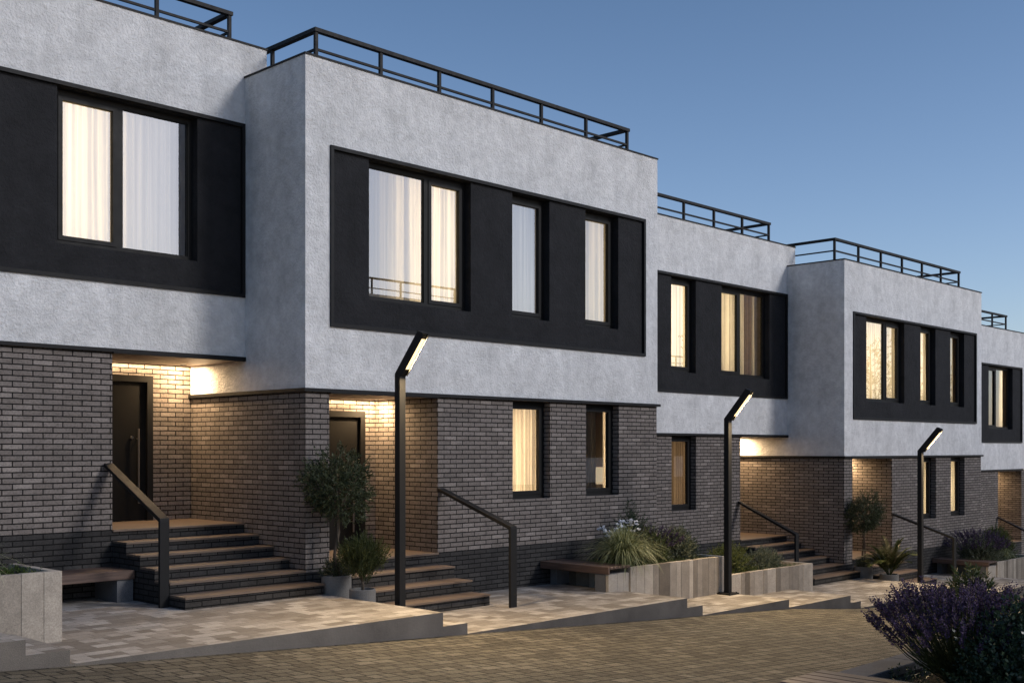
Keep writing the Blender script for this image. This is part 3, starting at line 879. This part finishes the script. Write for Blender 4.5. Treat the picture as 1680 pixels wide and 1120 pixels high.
# ------------------------------------------------------------------ planters and benches
def plank_run(mb, x0, x1, y, zb, zt, rr, th=0.09, jit=0.006):
    x = x0
    while x < x1 - 0.02:
        w = rr.choice((0.13, 0.15, 0.17, 0.19, 0.24, 0.32)); w = min(w, x1 - x)
        if x1 - x - w < 0.08: w = x1 - x
        j = rr.uniform(0, jit)
        mb.box(x, x + w - 0.003, y - th + j - jit, y, zb, zt + rr.uniform(-0.003, 0.003)); x += w
def plank_run_y(mb, y0, y1, x, zb, zt, rr, th=0.09):
    y = y0
    while y < y1 - 0.02:
        w = rr.choice((0.15, 0.19, 0.24, 0.3)); w = min(w, y1 - y)
        if y1 - y - w < 0.08: w = y1 - y
        mb.box(x - th, x, y, y + w - 0.003, zb, zt); y += w
def planter(label, x0, x1, y0, y1, zb, zt, zs, seed, ends='lr'):
    t = thing('planter', ((x0 + x1) / 2, (y0 + y1) / 2, zb), label, 'planter', 'raised planters faced with stone planks')
    rr = random.Random(seed)
    m = MB(); plank_run(m, x0, x1, y0 + 0.09, zb, zt, rr)
    m.build('front_wall', M['plank'], t, bevel=0.004)
    if 'l' in ends: m = MB(); plank_run_y(m, y0 + 0.095, y1, x0 + 0.09, zb, zt - 0.002, rr); m.build('end_wall', M['plank'], t, bevel=0.004)
    if 'r' in ends: m = MB(); plank_run_y(m, y0 + 0.095, y1, x1, zb, zt - 0.002, rr); m.build('end_wall', M['plank'], t, bevel=0.004)
    s = MB(); n = 18; hx = lambda a, b: 0.03 * math.sin(a * 3.1 + b * 2.3) + rr.uniform(-0.02, 0.02)
    hs = [[hx(i, j) for j in range(7)] for i in range(n + 1)]
    for i in range(n):
        for j in range(6):
            P = lambda a, b: (x0 + 0.07 + (x1 - x0 - 0.14) * a / n, y0 + 0.07 + (y1 - y0 - 0.08) * b / 6, zs + hs[a][b])
            s.quad([P(i, j), P(i + 1, j), P(i + 1, j + 1), P(i, j + 1)])
    s.build('soil', M['soil'], t, True)
    return t
def bench_y(label, x0, x1, y0, y1, zg, zt, back=None):
    """bench running in y, front facing -x"""
    t = thing('bench', ((x0 + x1) / 2, (y0 + y1) / 2, zg), label, 'bench', 'wooden benches beside the planters')
    s = MB(); n = 5; w = (x1 - x0 - 0.05) / n
    s.box(x0, x0 + 0.04, y0, y1, zt - 0.12, zt)
    for i in range(n): s.box(x0 + 0.052 + i * w, x0 + 0.052 + (i + 1) * w - 0.014, y0, y1, zt - 0.04, zt)
    s.build('seat', M['wood_y'], t, bevel=0.004)
    for ya, yb in ((y0 + 0.10, y0 + 0.32), (y1 - 0.16, y1 - 0.02)):
        l = MB(); l.box(x0 + (0.035 if ya < y0 + 0.2 else 0.25), x1, ya, yb, zg, zt - 0.125 if ya > 1e9 else zt - 0.122); l.build('leg', M['coping'], t)
    return t
def bench_x(label, x0, x1, y0, y1, zg, zt):
    t = thing('bench', ((x0 + x1) / 2, (y0 + y1) / 2, zg), label, 'bench', 'wooden benches beside the planters')
    s = MB(); n = 5; w = (y1 - y0 - 0.05) / n
    s.box(x0, x1, y0, y0 + 0.04, zt - 0.12, zt)
    for i in range(n): s.box(x0, x1, y0 + 0.052 + i * w, y0 + 0.052 + (i + 1) * w - 0.014, zt - 0.04, zt)
    s.build('seat', M['wood_x'], t, bevel=0.004)
    for xa, xb in ((x0 + 0.02, x0 + 0.30), (x1 - 0.24, x1 - 0.01)):
        l = MB(); l.box(xa, xb, y0 + 0.03, y1, zg, zt - 0.122); l.build('leg', M['coping'], t)
    return t
plB = planter('long tall plank planter with grass and white flowers, left of the middle street lamp', 5.58, 8.45, -1.56, -0.004, -1.0, -0.265, -0.36, 3)
plC = planter('low plank planter with two shrubs, right of the middle street lamp', 8.462, 11.70, -1.56, -0.35, -1.45, -0.635, -0.74, 4)
plA = planter('plank planter cut off by the left edge of the picture', -7.54, -4.28, -1.56, -0.35, -0.5, 0.435, 0.35, 14)
plD = planter('far plank planter at the right edge behind the lavender', 21.58, 24.45, -1.56, -0.004, -2.06, -1.325, -1.42, 7)
for pl, dx, dz, sd in ((plB, 0, 0, 33), (plD, 16, -1.06, 37)):
    m = MB(); plank_run(m, 5.02 + dx, 5.575 + dx, -1.47, -1.0 + dz, -0.35 + dz, random.Random(sd), 0.06)
    m.build('low_front_wall', M['plank'], pl, bevel=0.004)
bench_y('wooden bench between the large middle house and the plank planter', 4.985, 5.575, -1.56, -0.01, -0.645, -0.225)
bench_y('far wooden bench behind the third street lamp', 20.985, 21.575, -1.56, -0.01, -1.705, -1.285)
bench_x('wooden bench between the left planter and the nearest steps', -4.27, -2.17, 0.90, 1.585, -0.325, 0.10)

# foreground planter across the road
t = thing('planter', (0.4, -10.1, -0.75), 'low stone planter in the right foreground holding the big lavender', 'planter', None)
m = MB()
for a, b in ((-1.62, -0.55), (-0.545, 0.6), (0.605, 1.8), (1.805, 3.0)): m.box(a, b, -9.42, -9.16, -0.9, -0.015)
for a, b in ((-11.2, -10.3), (-10.295, -9.425)): m.box(-1.62, -1.40, a, b, -0.9, -0.015)
m.box(-1.62, 3.0, -11.4, -11.205, -0.9, -0.015); m.box(2.78, 3.0, -11.2, -9.425, -0.9, -0.015)
m.build('stone_wall', M['coping'], t, bevel=0.008)
s = MB(); s.box(-1.40, 2.78, -11.2, -9.42, -0.5, -0.08, skip='b'); s.build('soil', M['soil'], t)
t = thing('bench', (-1.95, -9.9, -0.5), 'wooden slatted bench cut off by the lower edge in the right foreground', 'bench', 'wooden benches beside the planters')
s = MB(); n = 5; w = 0.63 / n
for i in range(n): s.box(-2.26 + i * w, -2.26 + (i + 1) * w - 0.014, -11.0, -9.14, -0.01, 0.03)
s.build('seat', M['wood_y'], t, bevel=0.004)
for ya in (-10.9, -9.5): l = MB(); l.box(-2.22, -1.66, ya, ya + 0.25, -0.62, -0.013); l.build('leg', M['coping'], t)

# ------------------------------------------------------------------ plants
def rv(r): 
    while True:
        v = Vector((r.uniform(-1, 1), r.uniform(-1, 1), r.uniform(-1, 1)))
        if 0.05 < v.length < 1: return v.normalized()
def sprig(mb, wood_mb, r, p0, d0, length, n, ll, lw, ang, bend, stem_r=0.004):
    """a shoot: stem with leaves along it"""
    d = d0.normalized(); p = Vector(p0); step = length / n; pts = [p.copy()]
    for i in range(n):
        d = (d + Vector((0, 0, bend)) + rv(r) * 0.10).normalized(); p = p + d * step; pts.append(p.copy())
        k = 0.6 + 0.4 * math.sin(math.pi * (i + 0.6) / n)
        u = d.orthogonal().normalized(); a = r.uniform(0, 6.28)
        for j in range(2):
            side = Matrix.Rotation(a + j * math.pi, 3, d) @ u
            ld = (d * math.cos(ang) + side * math.sin(ang) + rv(r) * 0.25).normalized()
            mb.leafq(p, ld, (d + rv(r) * 0.6), ll * k * r.uniform(0.75, 1.2), lw * k)
    mb.leafq(p, d, rv(r), ll, lw)
    if wood_mb is not None and len(pts) > 2: wood_mb.tube(pts[::2] if len(pts) > 4 else pts, stem_r, 4, 0, stem_r * 0.4, False)
def shrub(name, label, cat, base, rx, ry, rz, n, ll, lw, mat, seed, per=9, slen=0.22, up=0.25, ang=0.8, group=None, gap=0.35):
    """a shrub: shoots spread through an uneven dome standing on base"""
    r = random.Random(seed); t = thing(name, base, label, cat, group)
    lf, wd = MB(), MB(); b = Vector(base)
    lobes = [(rv(r), r.uniform(0.75, 1.15)) for _ in range(9)]
    def rad(d):
        k = 0.8
        for l, a in lobes: k += (a - 0.85) * max(0.0, d.dot(l)) ** 3
        return k
    for i in range(int(n * 2.2)):
        d = rv(r); d.z = abs(d.z) * 1.0 + 0.02; d.normalize()
        q = rad(d) * r.uniform(gap, 1.0) ** 0.6
        p = b + Vector((d.x * rx * q, d.y * ry * q, d.z * rz * q + 0.02))
        dd = (d + Vector((0, 0, up)) + rv(r) * 0.35)
        sprig(lf, None, r, p - dd.normalized() * slen * 0.5, dd, slen * r.uniform(0.7, 1.25), per, ll * 1.1, lw * 1.35, ang, 0.03)
    for i in range(14):
        d = rv(r); d.z = abs(d.z) + 0.3; d.normalize(); q = rad(d) * 0.85
        tip = b + Vector((d.x * rx * q, d.y * ry * q, d.z * rz * q)); mid = b.lerp(tip, 0.5) + rv(r) * rx * 0.08
        wd.tube([b + Vector((d.x, d.y, 0)) * 0.03, mid, tip], 0.009, 5, 0, 0.003, False)
    wd.build('stems', M['bark'], t); lf.build('foliage', mat, t)
    return t
def grass(name, label, base, R_, H_, n, seed, mat, wd=0.010):
    r = random.Random(seed); t = thing(name, base, label, 'grass', None)
    mb = MB(); b = Vector(base)
    for i in range(n):
        a = r.uniform(0, 6.283); el = r.uniform(0.15, 1.0); ln = r.uniform(0.65, 1.1)
        out = Vector((math.cos(a), math.sin(a), 0)); side = Vector((-out.y, out.x, 0))
        p = b + out * r.uniform(0, 0.09) + side * r.uniform(-0.05, 0.05); pts = []
        reach = R_ * el * ln; top = H_ * ln * (1.05 - 0.45 * el); droop = el * r.uniform(0.2, 0.9) * H_ * 0.75
        for k in range(7):
            u = k / 6
            pts.append(p + out * reach * (u ** 1.25) + Vector((0, 0, top * (1 - (1 - u) ** 1.9) - droop * u ** 3)) + side * 0.04 * math.sin(u * 2 + i) * u)
        i0 = len(mb.v)
        for k, q in enumerate(pts):
            w = wd * (1 - (k / 6) ** 2) * 0.5 + 0.0008
            mb.v.append(tuple(q - side * w)); mb.v.append(tuple(q + side * w))
        for k in range(6):
            mb.f.append((i0 + 2 * k, i0 + 2 * k + 1, i0 + 2 * k + 3, i0 + 2 * k + 2)); mb.mi.append(0); mb.uv.append([(0, 0)] * 4)
    mb.build('blades', mat, t)
    return t
def lavender(label, base, rad, H_, n, seed, flo=46, fl=0.02, spike=0.17, leafn=260, group=None, lean=0.9):
    r = random.Random(seed); t = thing('lavender', base, label, 'lavender', group)
    st, fm, lf = MB(), MB(), MB(); b = Vector(base)
    for i in range(n):
        a = r.uniform(0, 6.283); s = math.sqrt(r.uniform(0.0, 1.0)) * lean
        d = Vector((math.cos(a) * math.sin(s * 1.15), math.sin(a) * math.sin(s * 1.15), math.cos(s * 1.15)))
        ln = r.uniform(0.82, 1.06) * (H_ * math.cos(s * 0.9) + rad * math.sin(s * 0.95) * 0.62)
        p0 = b + Vector((d.x, d.y, 0)) * r.uniform(0.02, 0.16)
        c = p0 + d * ln * 0.5 + Vector((0, 0, -0.02)); tip = p0 + d * ln + Vector((0, 0, 0.05 * s)) + rv(r) * 0.03
        st.tube([p0, c, tip], 0.0032, 4, 0, 0.0022, False)
        ax = (tip - c).normalized(); sl = spike * r.uniform(0.75, 1.3)
        for k in range(flo):
            u = k / flo; q = tip + ax * (u - 0.75) * sl
            if u < 0.18 and r.random() < 0.6: continue
            sd = rv(r); sd = (sd - ax * sd.dot(ax)).normalized()
            w = (1.0 - 0.55 * u ** 2)
            mdir = (sd + ax * 0.7).normalized()
            fm.leafq(q + sd * 0.003, mdir, rv(r), fl * w * r.uniform(0.8, 1.3), fl * 0.72 * w)
    for i in range(leafn):
        a = r.uniform(0, 6.283); s = r.uniform(0.0, 1.15)
        d = Vector((math.cos(a) * math.sin(s), math.sin(a) * math.sin(s), math.cos(s)))
        p = b + d * r.uniform(0.05, 0.5) * H_
        sprig(lf, None, r, p, d + rv(r) * 0.3, 0.13, 5, 0.045, 0.007, 0.6, 0.05)
    st.build('stems', M['stem'], t); lf.build('leaves', M['greygreen'] if leafn < 200 else M['rosemary'], t); fm.build('flowers', M['lavender'], t)
    return t

def pot(label, x, y, zb, r_, h, group='concrete pots by the entrances'):
    t = thing('plant_pot', (x, y, zb), label, 'pot', group)
    m = MB(); m.lathe(x, y, [(r_ * 0.0, zb), (r_ * 0.93, zb), (r_, zb + 0.03), (r_, zb + h - 0.008), (r_ - 0.008, zb + h), (r_ - 0.022, zb + h), (r_ - 0.024, zb + h - 0.05)], 40)
    m.build('shell', M['pot'], t, False)
    s = MB(); s.lathe(x, y, [(0.0005, zb + h - 0.035), (r_ - 0.02, zb + h - 0.05)], 24); s.build('soil', M['soil'], t)
    return t

def ball_tree(label, x, y, zs, zc, rr, seed, n=800):
    r = random.Random(seed); t = thing('ball_tree', (x, y, zs), label, 'tree', 'small ball trees in pots')
    tr = MB()
    path = [(x, y, zs - 0.04), (x - 0.02, y + 0.02, zs + 0.25 * (zc - zs)), (x + 0.035, y, zs + 0.5 * (zc - zs)), (x + 0.015, y - 0.01, zs + 0.72 * (zc - zs)), (x, y, zc + 0.1)]
    tr.tube(path, [0.028, 0.022, 0.025, 0.018, 0.01], 8)
    tr.tube([(x + 0.01, y, zs), (x + 0.045, y - 0.02, zs + 0.22 * (zc - zs)), (x + 0.0, y - 0.03, zs + 0.45 * (zc - zs)), (x + 0.03, y + 0.01, zs + 0.7 * (zc - zs))], [0.018, 0.016, 0.014, 0.012], 7)
    c = Vector((x, y, zc)); lf = MB()
    for i in range(16):
        d = rv(r); d.z = d.z * 0.7 + 0.25; d.normalize(); e_ = c + d * rr * 0.85
        s0 = Vector((x + 0.01, y, zc - rr * 0.75)); tr.tube([s0, s0.lerp(e_, 0.5) + rv(r) * 0.05, e_], 0.010, 5, 0, 0.003, False)
    tr.build('trunk', M['bark'], t, True)
    lobes = [(rv(r), r.uniform(0.0, 0.35)) for _ in range(12)]
    for i in range(n):
        d = rv(r)
        k = 0.86 + sum(a * max(0, d.dot(l)) ** 6 for l, a in lobes)
        if d.z > 0.85: k *= 1.12
        q = k * r.uniform(0.25, 1.0) ** 0.5
        p = c + Vector((d.x, d.y, d.z * 0.92)) * rr * q
        dd = d + rv(r) * 0.7 + Vector((0, 0, 0.15))
        sprig(lf, None, r, p - dd.normalized() * 0.08, dd, r.uniform(0.12, 0.2), 7, 0.05, 0.02, 0.75, 0.0)
    lf.build('crown', M['olive'], t)
    return t
# pots and their plants by the middle house
pot('tall grey concrete pot with the ball tree beside the large middle house', 0.285, -0.36, -0.505, 0.215, 0.44)
ball_tree('ball tree in the tall pot in front of the dark door of the middle house', 0.285, -0.36, -0.10, 1.20, 0.47, 11)
shrub('pot_shrub', 'small dull underplanting in the tall pot of the near ball tree', 'shrub', (0.285, -0.36, -0.11), 0.24, 0.24, 0.27, 90, 0.03, 0.009, M['olive'], 21, 6, 0.12)
pot('low round grey pot with the bushy shrub, next to the nearest lamp post', 0.27, -0.98, -0.505, 0.185, 0.295)
def bushy(label, x, y, zs, seed):
    r = random.Random(seed); t = thing('potted_shrub', (x, y, zs), label, 'shrub')
    tr, lf = MB(), MB(); c = Vector((x, y, zs + 0.48))
    tr.tube([(x, y, zs - 0.03), (x + 0.01, y, zs + 0.09), (x - 0.01, y, zs + 0.18)], 0.022, 7, 0, 0.018)
    for i in range(12):
        d = rv(r); d.z = abs(d.z) + 0.25; d.normalize(); q = c + d * 0.24 - Vector((0, 0, 0.1))
        tr.tube([(x, y, zs + 0.13), Vector((x, y, zs + 0.15)).lerp(q, 0.5) + rv(r) * 0.03, q], 0.011, 5, 0, 0.004, False)
    for i in range(950):
        d = rv(r); q = (0.85 + 0.2 * math.sin(d.x * 5 + 1) * math.cos(d.y * 4)) * r.uniform(0.15, 1.0) ** 0.55
        p = c + Vector((d.x * 0.36, d.y * 0.36, d.z * 0.33)) * q
        dd = Vector((d.x * 0.8, d.y * 0.8, 0.9)) + rv(r) * 0.35
        sprig(lf, None, r, p - dd.normalized() * 0.09, dd, r.uniform(0.13, 0.2), 9, 0.046, 0.010, 0.55, 0.05)
    tr.build('trunk', M['bark'], t, True); lf.build('foliage', M['rosemary'], t)
    return t
bushy('bushy needle-leaved shrub in the low round pot by the nearest lamp post', 0.27, -0.98, -0.25, 31)
# pots of the far house
pot('tall grey pot with a ball tree beside the far projecting house', 16.285, -0.36, -1.565, 0.215, 0.44)
ball_tree('far ball tree in front of the lit brick of the far projecting house', 16.285, -0.36, -1.16, 0.14, 0.48, 12)
shrub('pot_shrub', 'small underplanting in the tall pot of the far ball tree', 'shrub', (16.285, -0.36, -1.17), 0.24, 0.24, 0.27, 80, 0.03, 0.009, M['olive'], 22, 6, 0.12)
pot('low pot holding the palm in front of the far steps', 16.29, -1.02, -1.565, 0.22, 0.30)
def palm(label, x, y, zs, seed):
    r = random.Random(seed); t = thing('potted_palm', (x, y, zs), label, 'palm')
    lf = MB()
    for i in range(40):
        a = r.uniform(0, 6.283); el = r.uniform(0.75, 1.5); ln = r.uniform(0.7, 0.98)
        out = Vector((math.cos(a), math.sin(a), 0)); p = Vector((x, y, zs)) + out * 0.03; d = (out * math.cos(el) + Vector((0, 0, math.sin(el)))).normalized()
        fr = MB(); pts = [p.copy()]; n = 16
        for k in range(n):
            d = (d + Vector((0, 0, -0.035 - 0.09 * (k / n) ** 2 * 2))).normalized(); p = p + d * ln / n; pts.append(p.copy())
            if k < 3: continue
            side = d.cross(Vector((0, 0, 1))).normalized(); u = (k - 3) / (n - 3); l = 0.20 * math.sin(math.pi * (0.18 + 0.78 * u))
            for s in (-1, 1):
                for q in (0, 0.5):
                    lf.leafq(p - d * ln / n * q, (side * s * 0.8 + d * 0.75 + Vector((0, 0, -0.12))).normalized(), Vector((0, 0, 1)) + rv(r) * 0.2, l, 0.036)
        lf.tube(pts[::3], 0.007, 4, 0, 0.002, False)
    lf.build('fronds', M['palm'], t)
    return t
palm('potted palm with arching fronds in front of the far steps', 16.29, -1.02, -1.28, 41)
# tall planter by the middle house
grass('ornamental_grass', 'large tuft of pale arching grass at the end of the wooden bench', (5.92, -1.12, -0.36), 0.92, 0.84, 1200, 51, M['grass'], 0.016)
t = thing('white_flowers', (6.25, -0.72, -0.36), 'white flowers on tall stems just behind the large grass tuft', 'flowers')
r_ = random.Random(52); st = MB()
for i in range(9):
    pe = MB()
    p0 = Vector((6.25 + r_.uniform(-0.12, 0.12), -0.72 + r_.uniform(-0.12, 0.12), -0.36)); tip = p0 + Vector((r_.uniform(-0.22, 0.22), r_.uniform(-0.15, 0.15), r_.uniform(0.62, 0.86)))
    st.tube([p0, p0.lerp(tip, 0.5), tip], 0.005, 5, 0, 0.003, False)
    for fl_ in range(3):
        c_ = tip + rv(r_) * 0.035 - Vector((0, 0, 0.05 * fl_))
        for k in range(7):
            d_ = rv(r_); d_.z = abs(d_.z) * 0.5 - 0.1; pe.leafq(c_, d_.normalized(), Vector((0, -0.6, 0.8)) + rv(r_) * 0.5, 0.075, 0.05)
    pe.build('flower_head', M['white_petal'], t)
st.build('stems', M['stem'], t)
def fir(name, label, base, w, h, seed, n=44, mat='fir', ll=0.05, lw=0.012):
    r = random.Random(seed); t = thing(name, base, label, 'shrub'); lf, wd = MB(), MB(); b = Vector(base)
    for i in range(n):
        a = r.uniform(0, 6.283); s = r.uniform(0.05, 1.0); d = Vector((math.cos(a) * s * w, math.sin(a) * s * w, h * (1.05 - 0.55 * s) * r.uniform(0.75, 1.05)))
        ln = d.length; pts = [b, b + d * 0.5 + Vector((0, 0, 0.04)), b + d]; wd.tube(pts, 0.007, 5, 0, 0.003, False)
        for k in range(9):
            u = 0.3 + 0.7 * k / 8; p = b + d * u
            dd = d.normalized() + rv(r) * 0.8; dd.z = max(dd.z, -0.05)
            sprig(lf, None, r, p, dd, 0.17 * (1.2 - 0.6 * u), 8, ll, lw, 0.8, 0.0)
    wd.build('stems', M['bark'], t); lf.build('foliage', M[mat], t)
    return t
fir('conifer_shrub', 'dark spiky shrub against the brick wall behind the grass tuft', (7.05, -0.40, -0.36), 0.50, 1.05, 61, 48)
shrub('shrub', 'mid green shrub between the grass tuft and the small lavender', 'shrub', (6.9, -0.95, -0.38), 0.42, 0.40, 0.62, 230, 0.040, 0.014, M['rosemary'], 62, 8, 0.18)
lavender('small dark lavender among the shrubs of the long tall planter', (7.35, -0.62, -0.36), 0.32, 0.66, 110, 63, 36, 0.03, 0.15, 120)
shrub('shrub', 'grey green small-leaved shrub at the right end of the long tall planter', 'shrub', (7.92, -0.80, -0.38), 0.50, 0.44, 0.70, 340, 0.038, 0.015, M['greygreen'], 64, 8, 0.18)
def cover(label, x0, x1, y0, y1, z, n, seed, mat='moss'):
    r = random.Random(seed); m = MB()
    for i in range(n):
        p = Vector((r.uniform(x0, x1), r.uniform(y0, y1), z)); d = Vector((r.uniform(-1, 1), r.uniform(-1, 1), r.uniform(0.5, 1.4))).normalized()
        sprig(m, None, r, p, d, r.uniform(0.05, 0.11), 4, 0.03, 0.014, 0.9, 0)
    o = m.build('ground_cover', M[mat]); tag(o, label, 'ground cover', None, 'stuff')
cover('low green ground cover on the soil of the long tall planter', 5.72, 8.3, -1.44, -0.15, -0.36, 900, 71)
cover('low green ground cover on the soil of the low planter', 8.6, 11.55, -1.44, -0.5, -0.74, 700, 72)
cover('bright green ground cover in the planter at the left edge', -7.4, -4.4, -1.44, -0.5, 0.36, 700, 73)
cover('ground cover on the soil of the far plank planter', 21.72, 24.3, -1.44, -0.15, -1.42, 500, 74)
cover('dark ground cover under the big lavender', -1.38, 2.7, -11.1, -9.45, -0.08, 900, 75, 'boxwood')
# low planter
shrub('shrub', 'yellow green bushy shrub in the low planter right of the middle lamp', 'shrub', (9.35, -0.95, -0.76), 0.62, 0.42, 0.66, 360, 0.036, 0.013, M['yellowgreen'], 81, 8, 0.18)
shrub('shrub', 'loose grey green shrub at the right part of the low planter', 'shrub', (10.75, -0.95, -0.76), 0.72, 0.42, 0.52, 260, 0.032, 0.011, M['greygreen'], 82, 8, 0.18)
# left planter
grass('ornamental_grass', 'grass blades reaching in from the left edge', (-5.05, -1.0, 0.34), 0.62, 0.55, 220, 83, M['grass'], 0.010)
# far planter
lavender('far lavender cushion with purple tops behind the far bench', (22.15, -0.75, -1.42), 0.75, 0.82, 330, 91, 26, 0.034, 0.17, 260)
shrub('shrub', 'grey green cushion in front of the far lavender', 'shrub', (22.05, -1.0, -1.44), 0.72, 0.42, 0.66, 330, 0.045, 0.012, M['greygreen'], 92, 7, 0.2)
grass('ornamental_grass', 'small pale grass tuft in the far planter', (23.1, -1.15, -1.42), 0.50, 0.48, 260, 93, M['grass'], 0.012)
shrub('shrub', 'tall yellow green shrub at the right edge in the far planter', 'shrub', (24.0, -0.6, -1.44), 0.85, 0.45, 1.10, 420, 0.045, 0.018, M['yellowgreen'], 94, 8, 0.22)
# foreground
lavender('big dark purple lavender filling the lower right corner', (-0.86, -9.93, -0.08), 0.68, 0.67, 400, 101, 50, 0.026, 0.17, 520)
shrub('shrub', 'dark glossy small-leaved shrub cut off by the right edge in the foreground', 'shrub', (-1.03, -10.56, -0.09), 0.50, 0.55, 0.80, 520, 0.036, 0.019, M['boxwood'], 102, 9, 0.26, 0.5, 0.9)
fir('shrub', 'dark green spiky shrub just behind the big lavender', (0.14, -9.60, -0.08), 0.46, 0.74, 103, 52, 'rosemary', 0.065, 0.018)

# ------------------------------------------------------------------ the other side of the street (seen mirrored in the window panes)
def opposite(label, x0, x1, zt):
    t = thing('opposite_house', ((x0 + x1) / 2, -19, zt - 9.5), label, 'house', 'houses across the street')
    w = MB(); w.box(x0, x1, -24, -15.6, zt - 5.3, zt); w.build('plaster_wall', M['plaster'], t)
    w = MB(); w.box(x0 + 0.01, x1 - 0.01, -23.9, -15.62, zt - 10, zt - 5.3); w.build('brick_wall', M['brick'], t)
    w = MB(); w.box(x0 + 1.5, x1 - 1.4, -15.64, -15.57, zt - 4.3, zt - 1.7); w.build('dark_panel', M['dark_plaster'], t)
    w = MB(); w.box(x0 + 0.4, x1 - 0.4, -16.24, -16.16, zt + 0.6, zt + 0.66); w.box(x0 + 0.4, x1 - 0.4, -16.22, -16.18, zt + 0.28, zt + 0.31)
    n = int((x1 - x0 - 0.8) / 1.27)
    for i in range(n + 1): w.box(x0 + 0.4 + i * 1.27, x0 + 0.45 + i * 1.27, -16.225, -16.175, zt, zt + 0.6)
    w.build('roof_rail', M['metal'], t)
opposite('white house across the street, mirrored in the large upper windows', 6.5, 20.0, 6.9)
opposite('lower white house across the street, mirrored in the ground floor windows', 20.6, 38.6, 5.7)
def tree(label, x, y, zb, h, cr, seed, n=900):
    r = random.Random(seed); t = thing('street_tree', (x, y, zb), label, 'tree', 'trees across the street'); tr, lf = MB(), MB()
    tr.tube([(x, y, zb), (x + 0.05, y, zb + h * 0.3), (x - 0.05, y + 0.05, zb + h * 0.6), (x, y, zb + h * 0.9)], [0.16, 0.13, 0.09, 0.03], 8)
    c = Vector((x, y, zb + h * 0.62))
    for i in range(30):
        d = rv(r); q = c + Vector((d.x * cr, d.y * cr, d.z * h * 0.38)) * 0.9; s0 = Vector((x, y, zb + h * r.uniform(0.25, 0.6)))
        tr.tube([s0, s0.lerp(q, 0.5) + rv(r) * 0.2, q], 0.04, 5, 0, 0.008, False)
    for i in range(n):
        d = rv(r); q = r.uniform(0.1, 1) ** 0.45 * (0.8 + 0.3 * math.sin(d.x * 6) * math.cos(d.z * 5 + d.y * 3))
        p = c + Vector((d.x * cr, d.y * cr, d.z * h * 0.40)) * q
        sprig(lf, None, r, p, d + rv(r), 0.5, 6, 0.13, 0.07, 0.9, -0.02)
    tr.build('trunk', M['bark'], t, True); lf.build('crown', M['olive'], t)
for i, (x, y, h, cr) in enumerate(((26, -27, 9.5, 2.8), (42.5, -18.5, 12.0, 3.0), (47.5, -17.5, 13.0, 3.2), (54, -18, 13.5, 3.4), (61, -17, 13.0, 3.4), (69, -18, 14.0, 3.6))):
    tree(('first', 'second', 'third', 'fourth', 'fifth', 'sixth')[i] + ' leafy tree across the street, seen only mirrored in the far windows', x, y, road_z(x), h, cr, 200 + i)
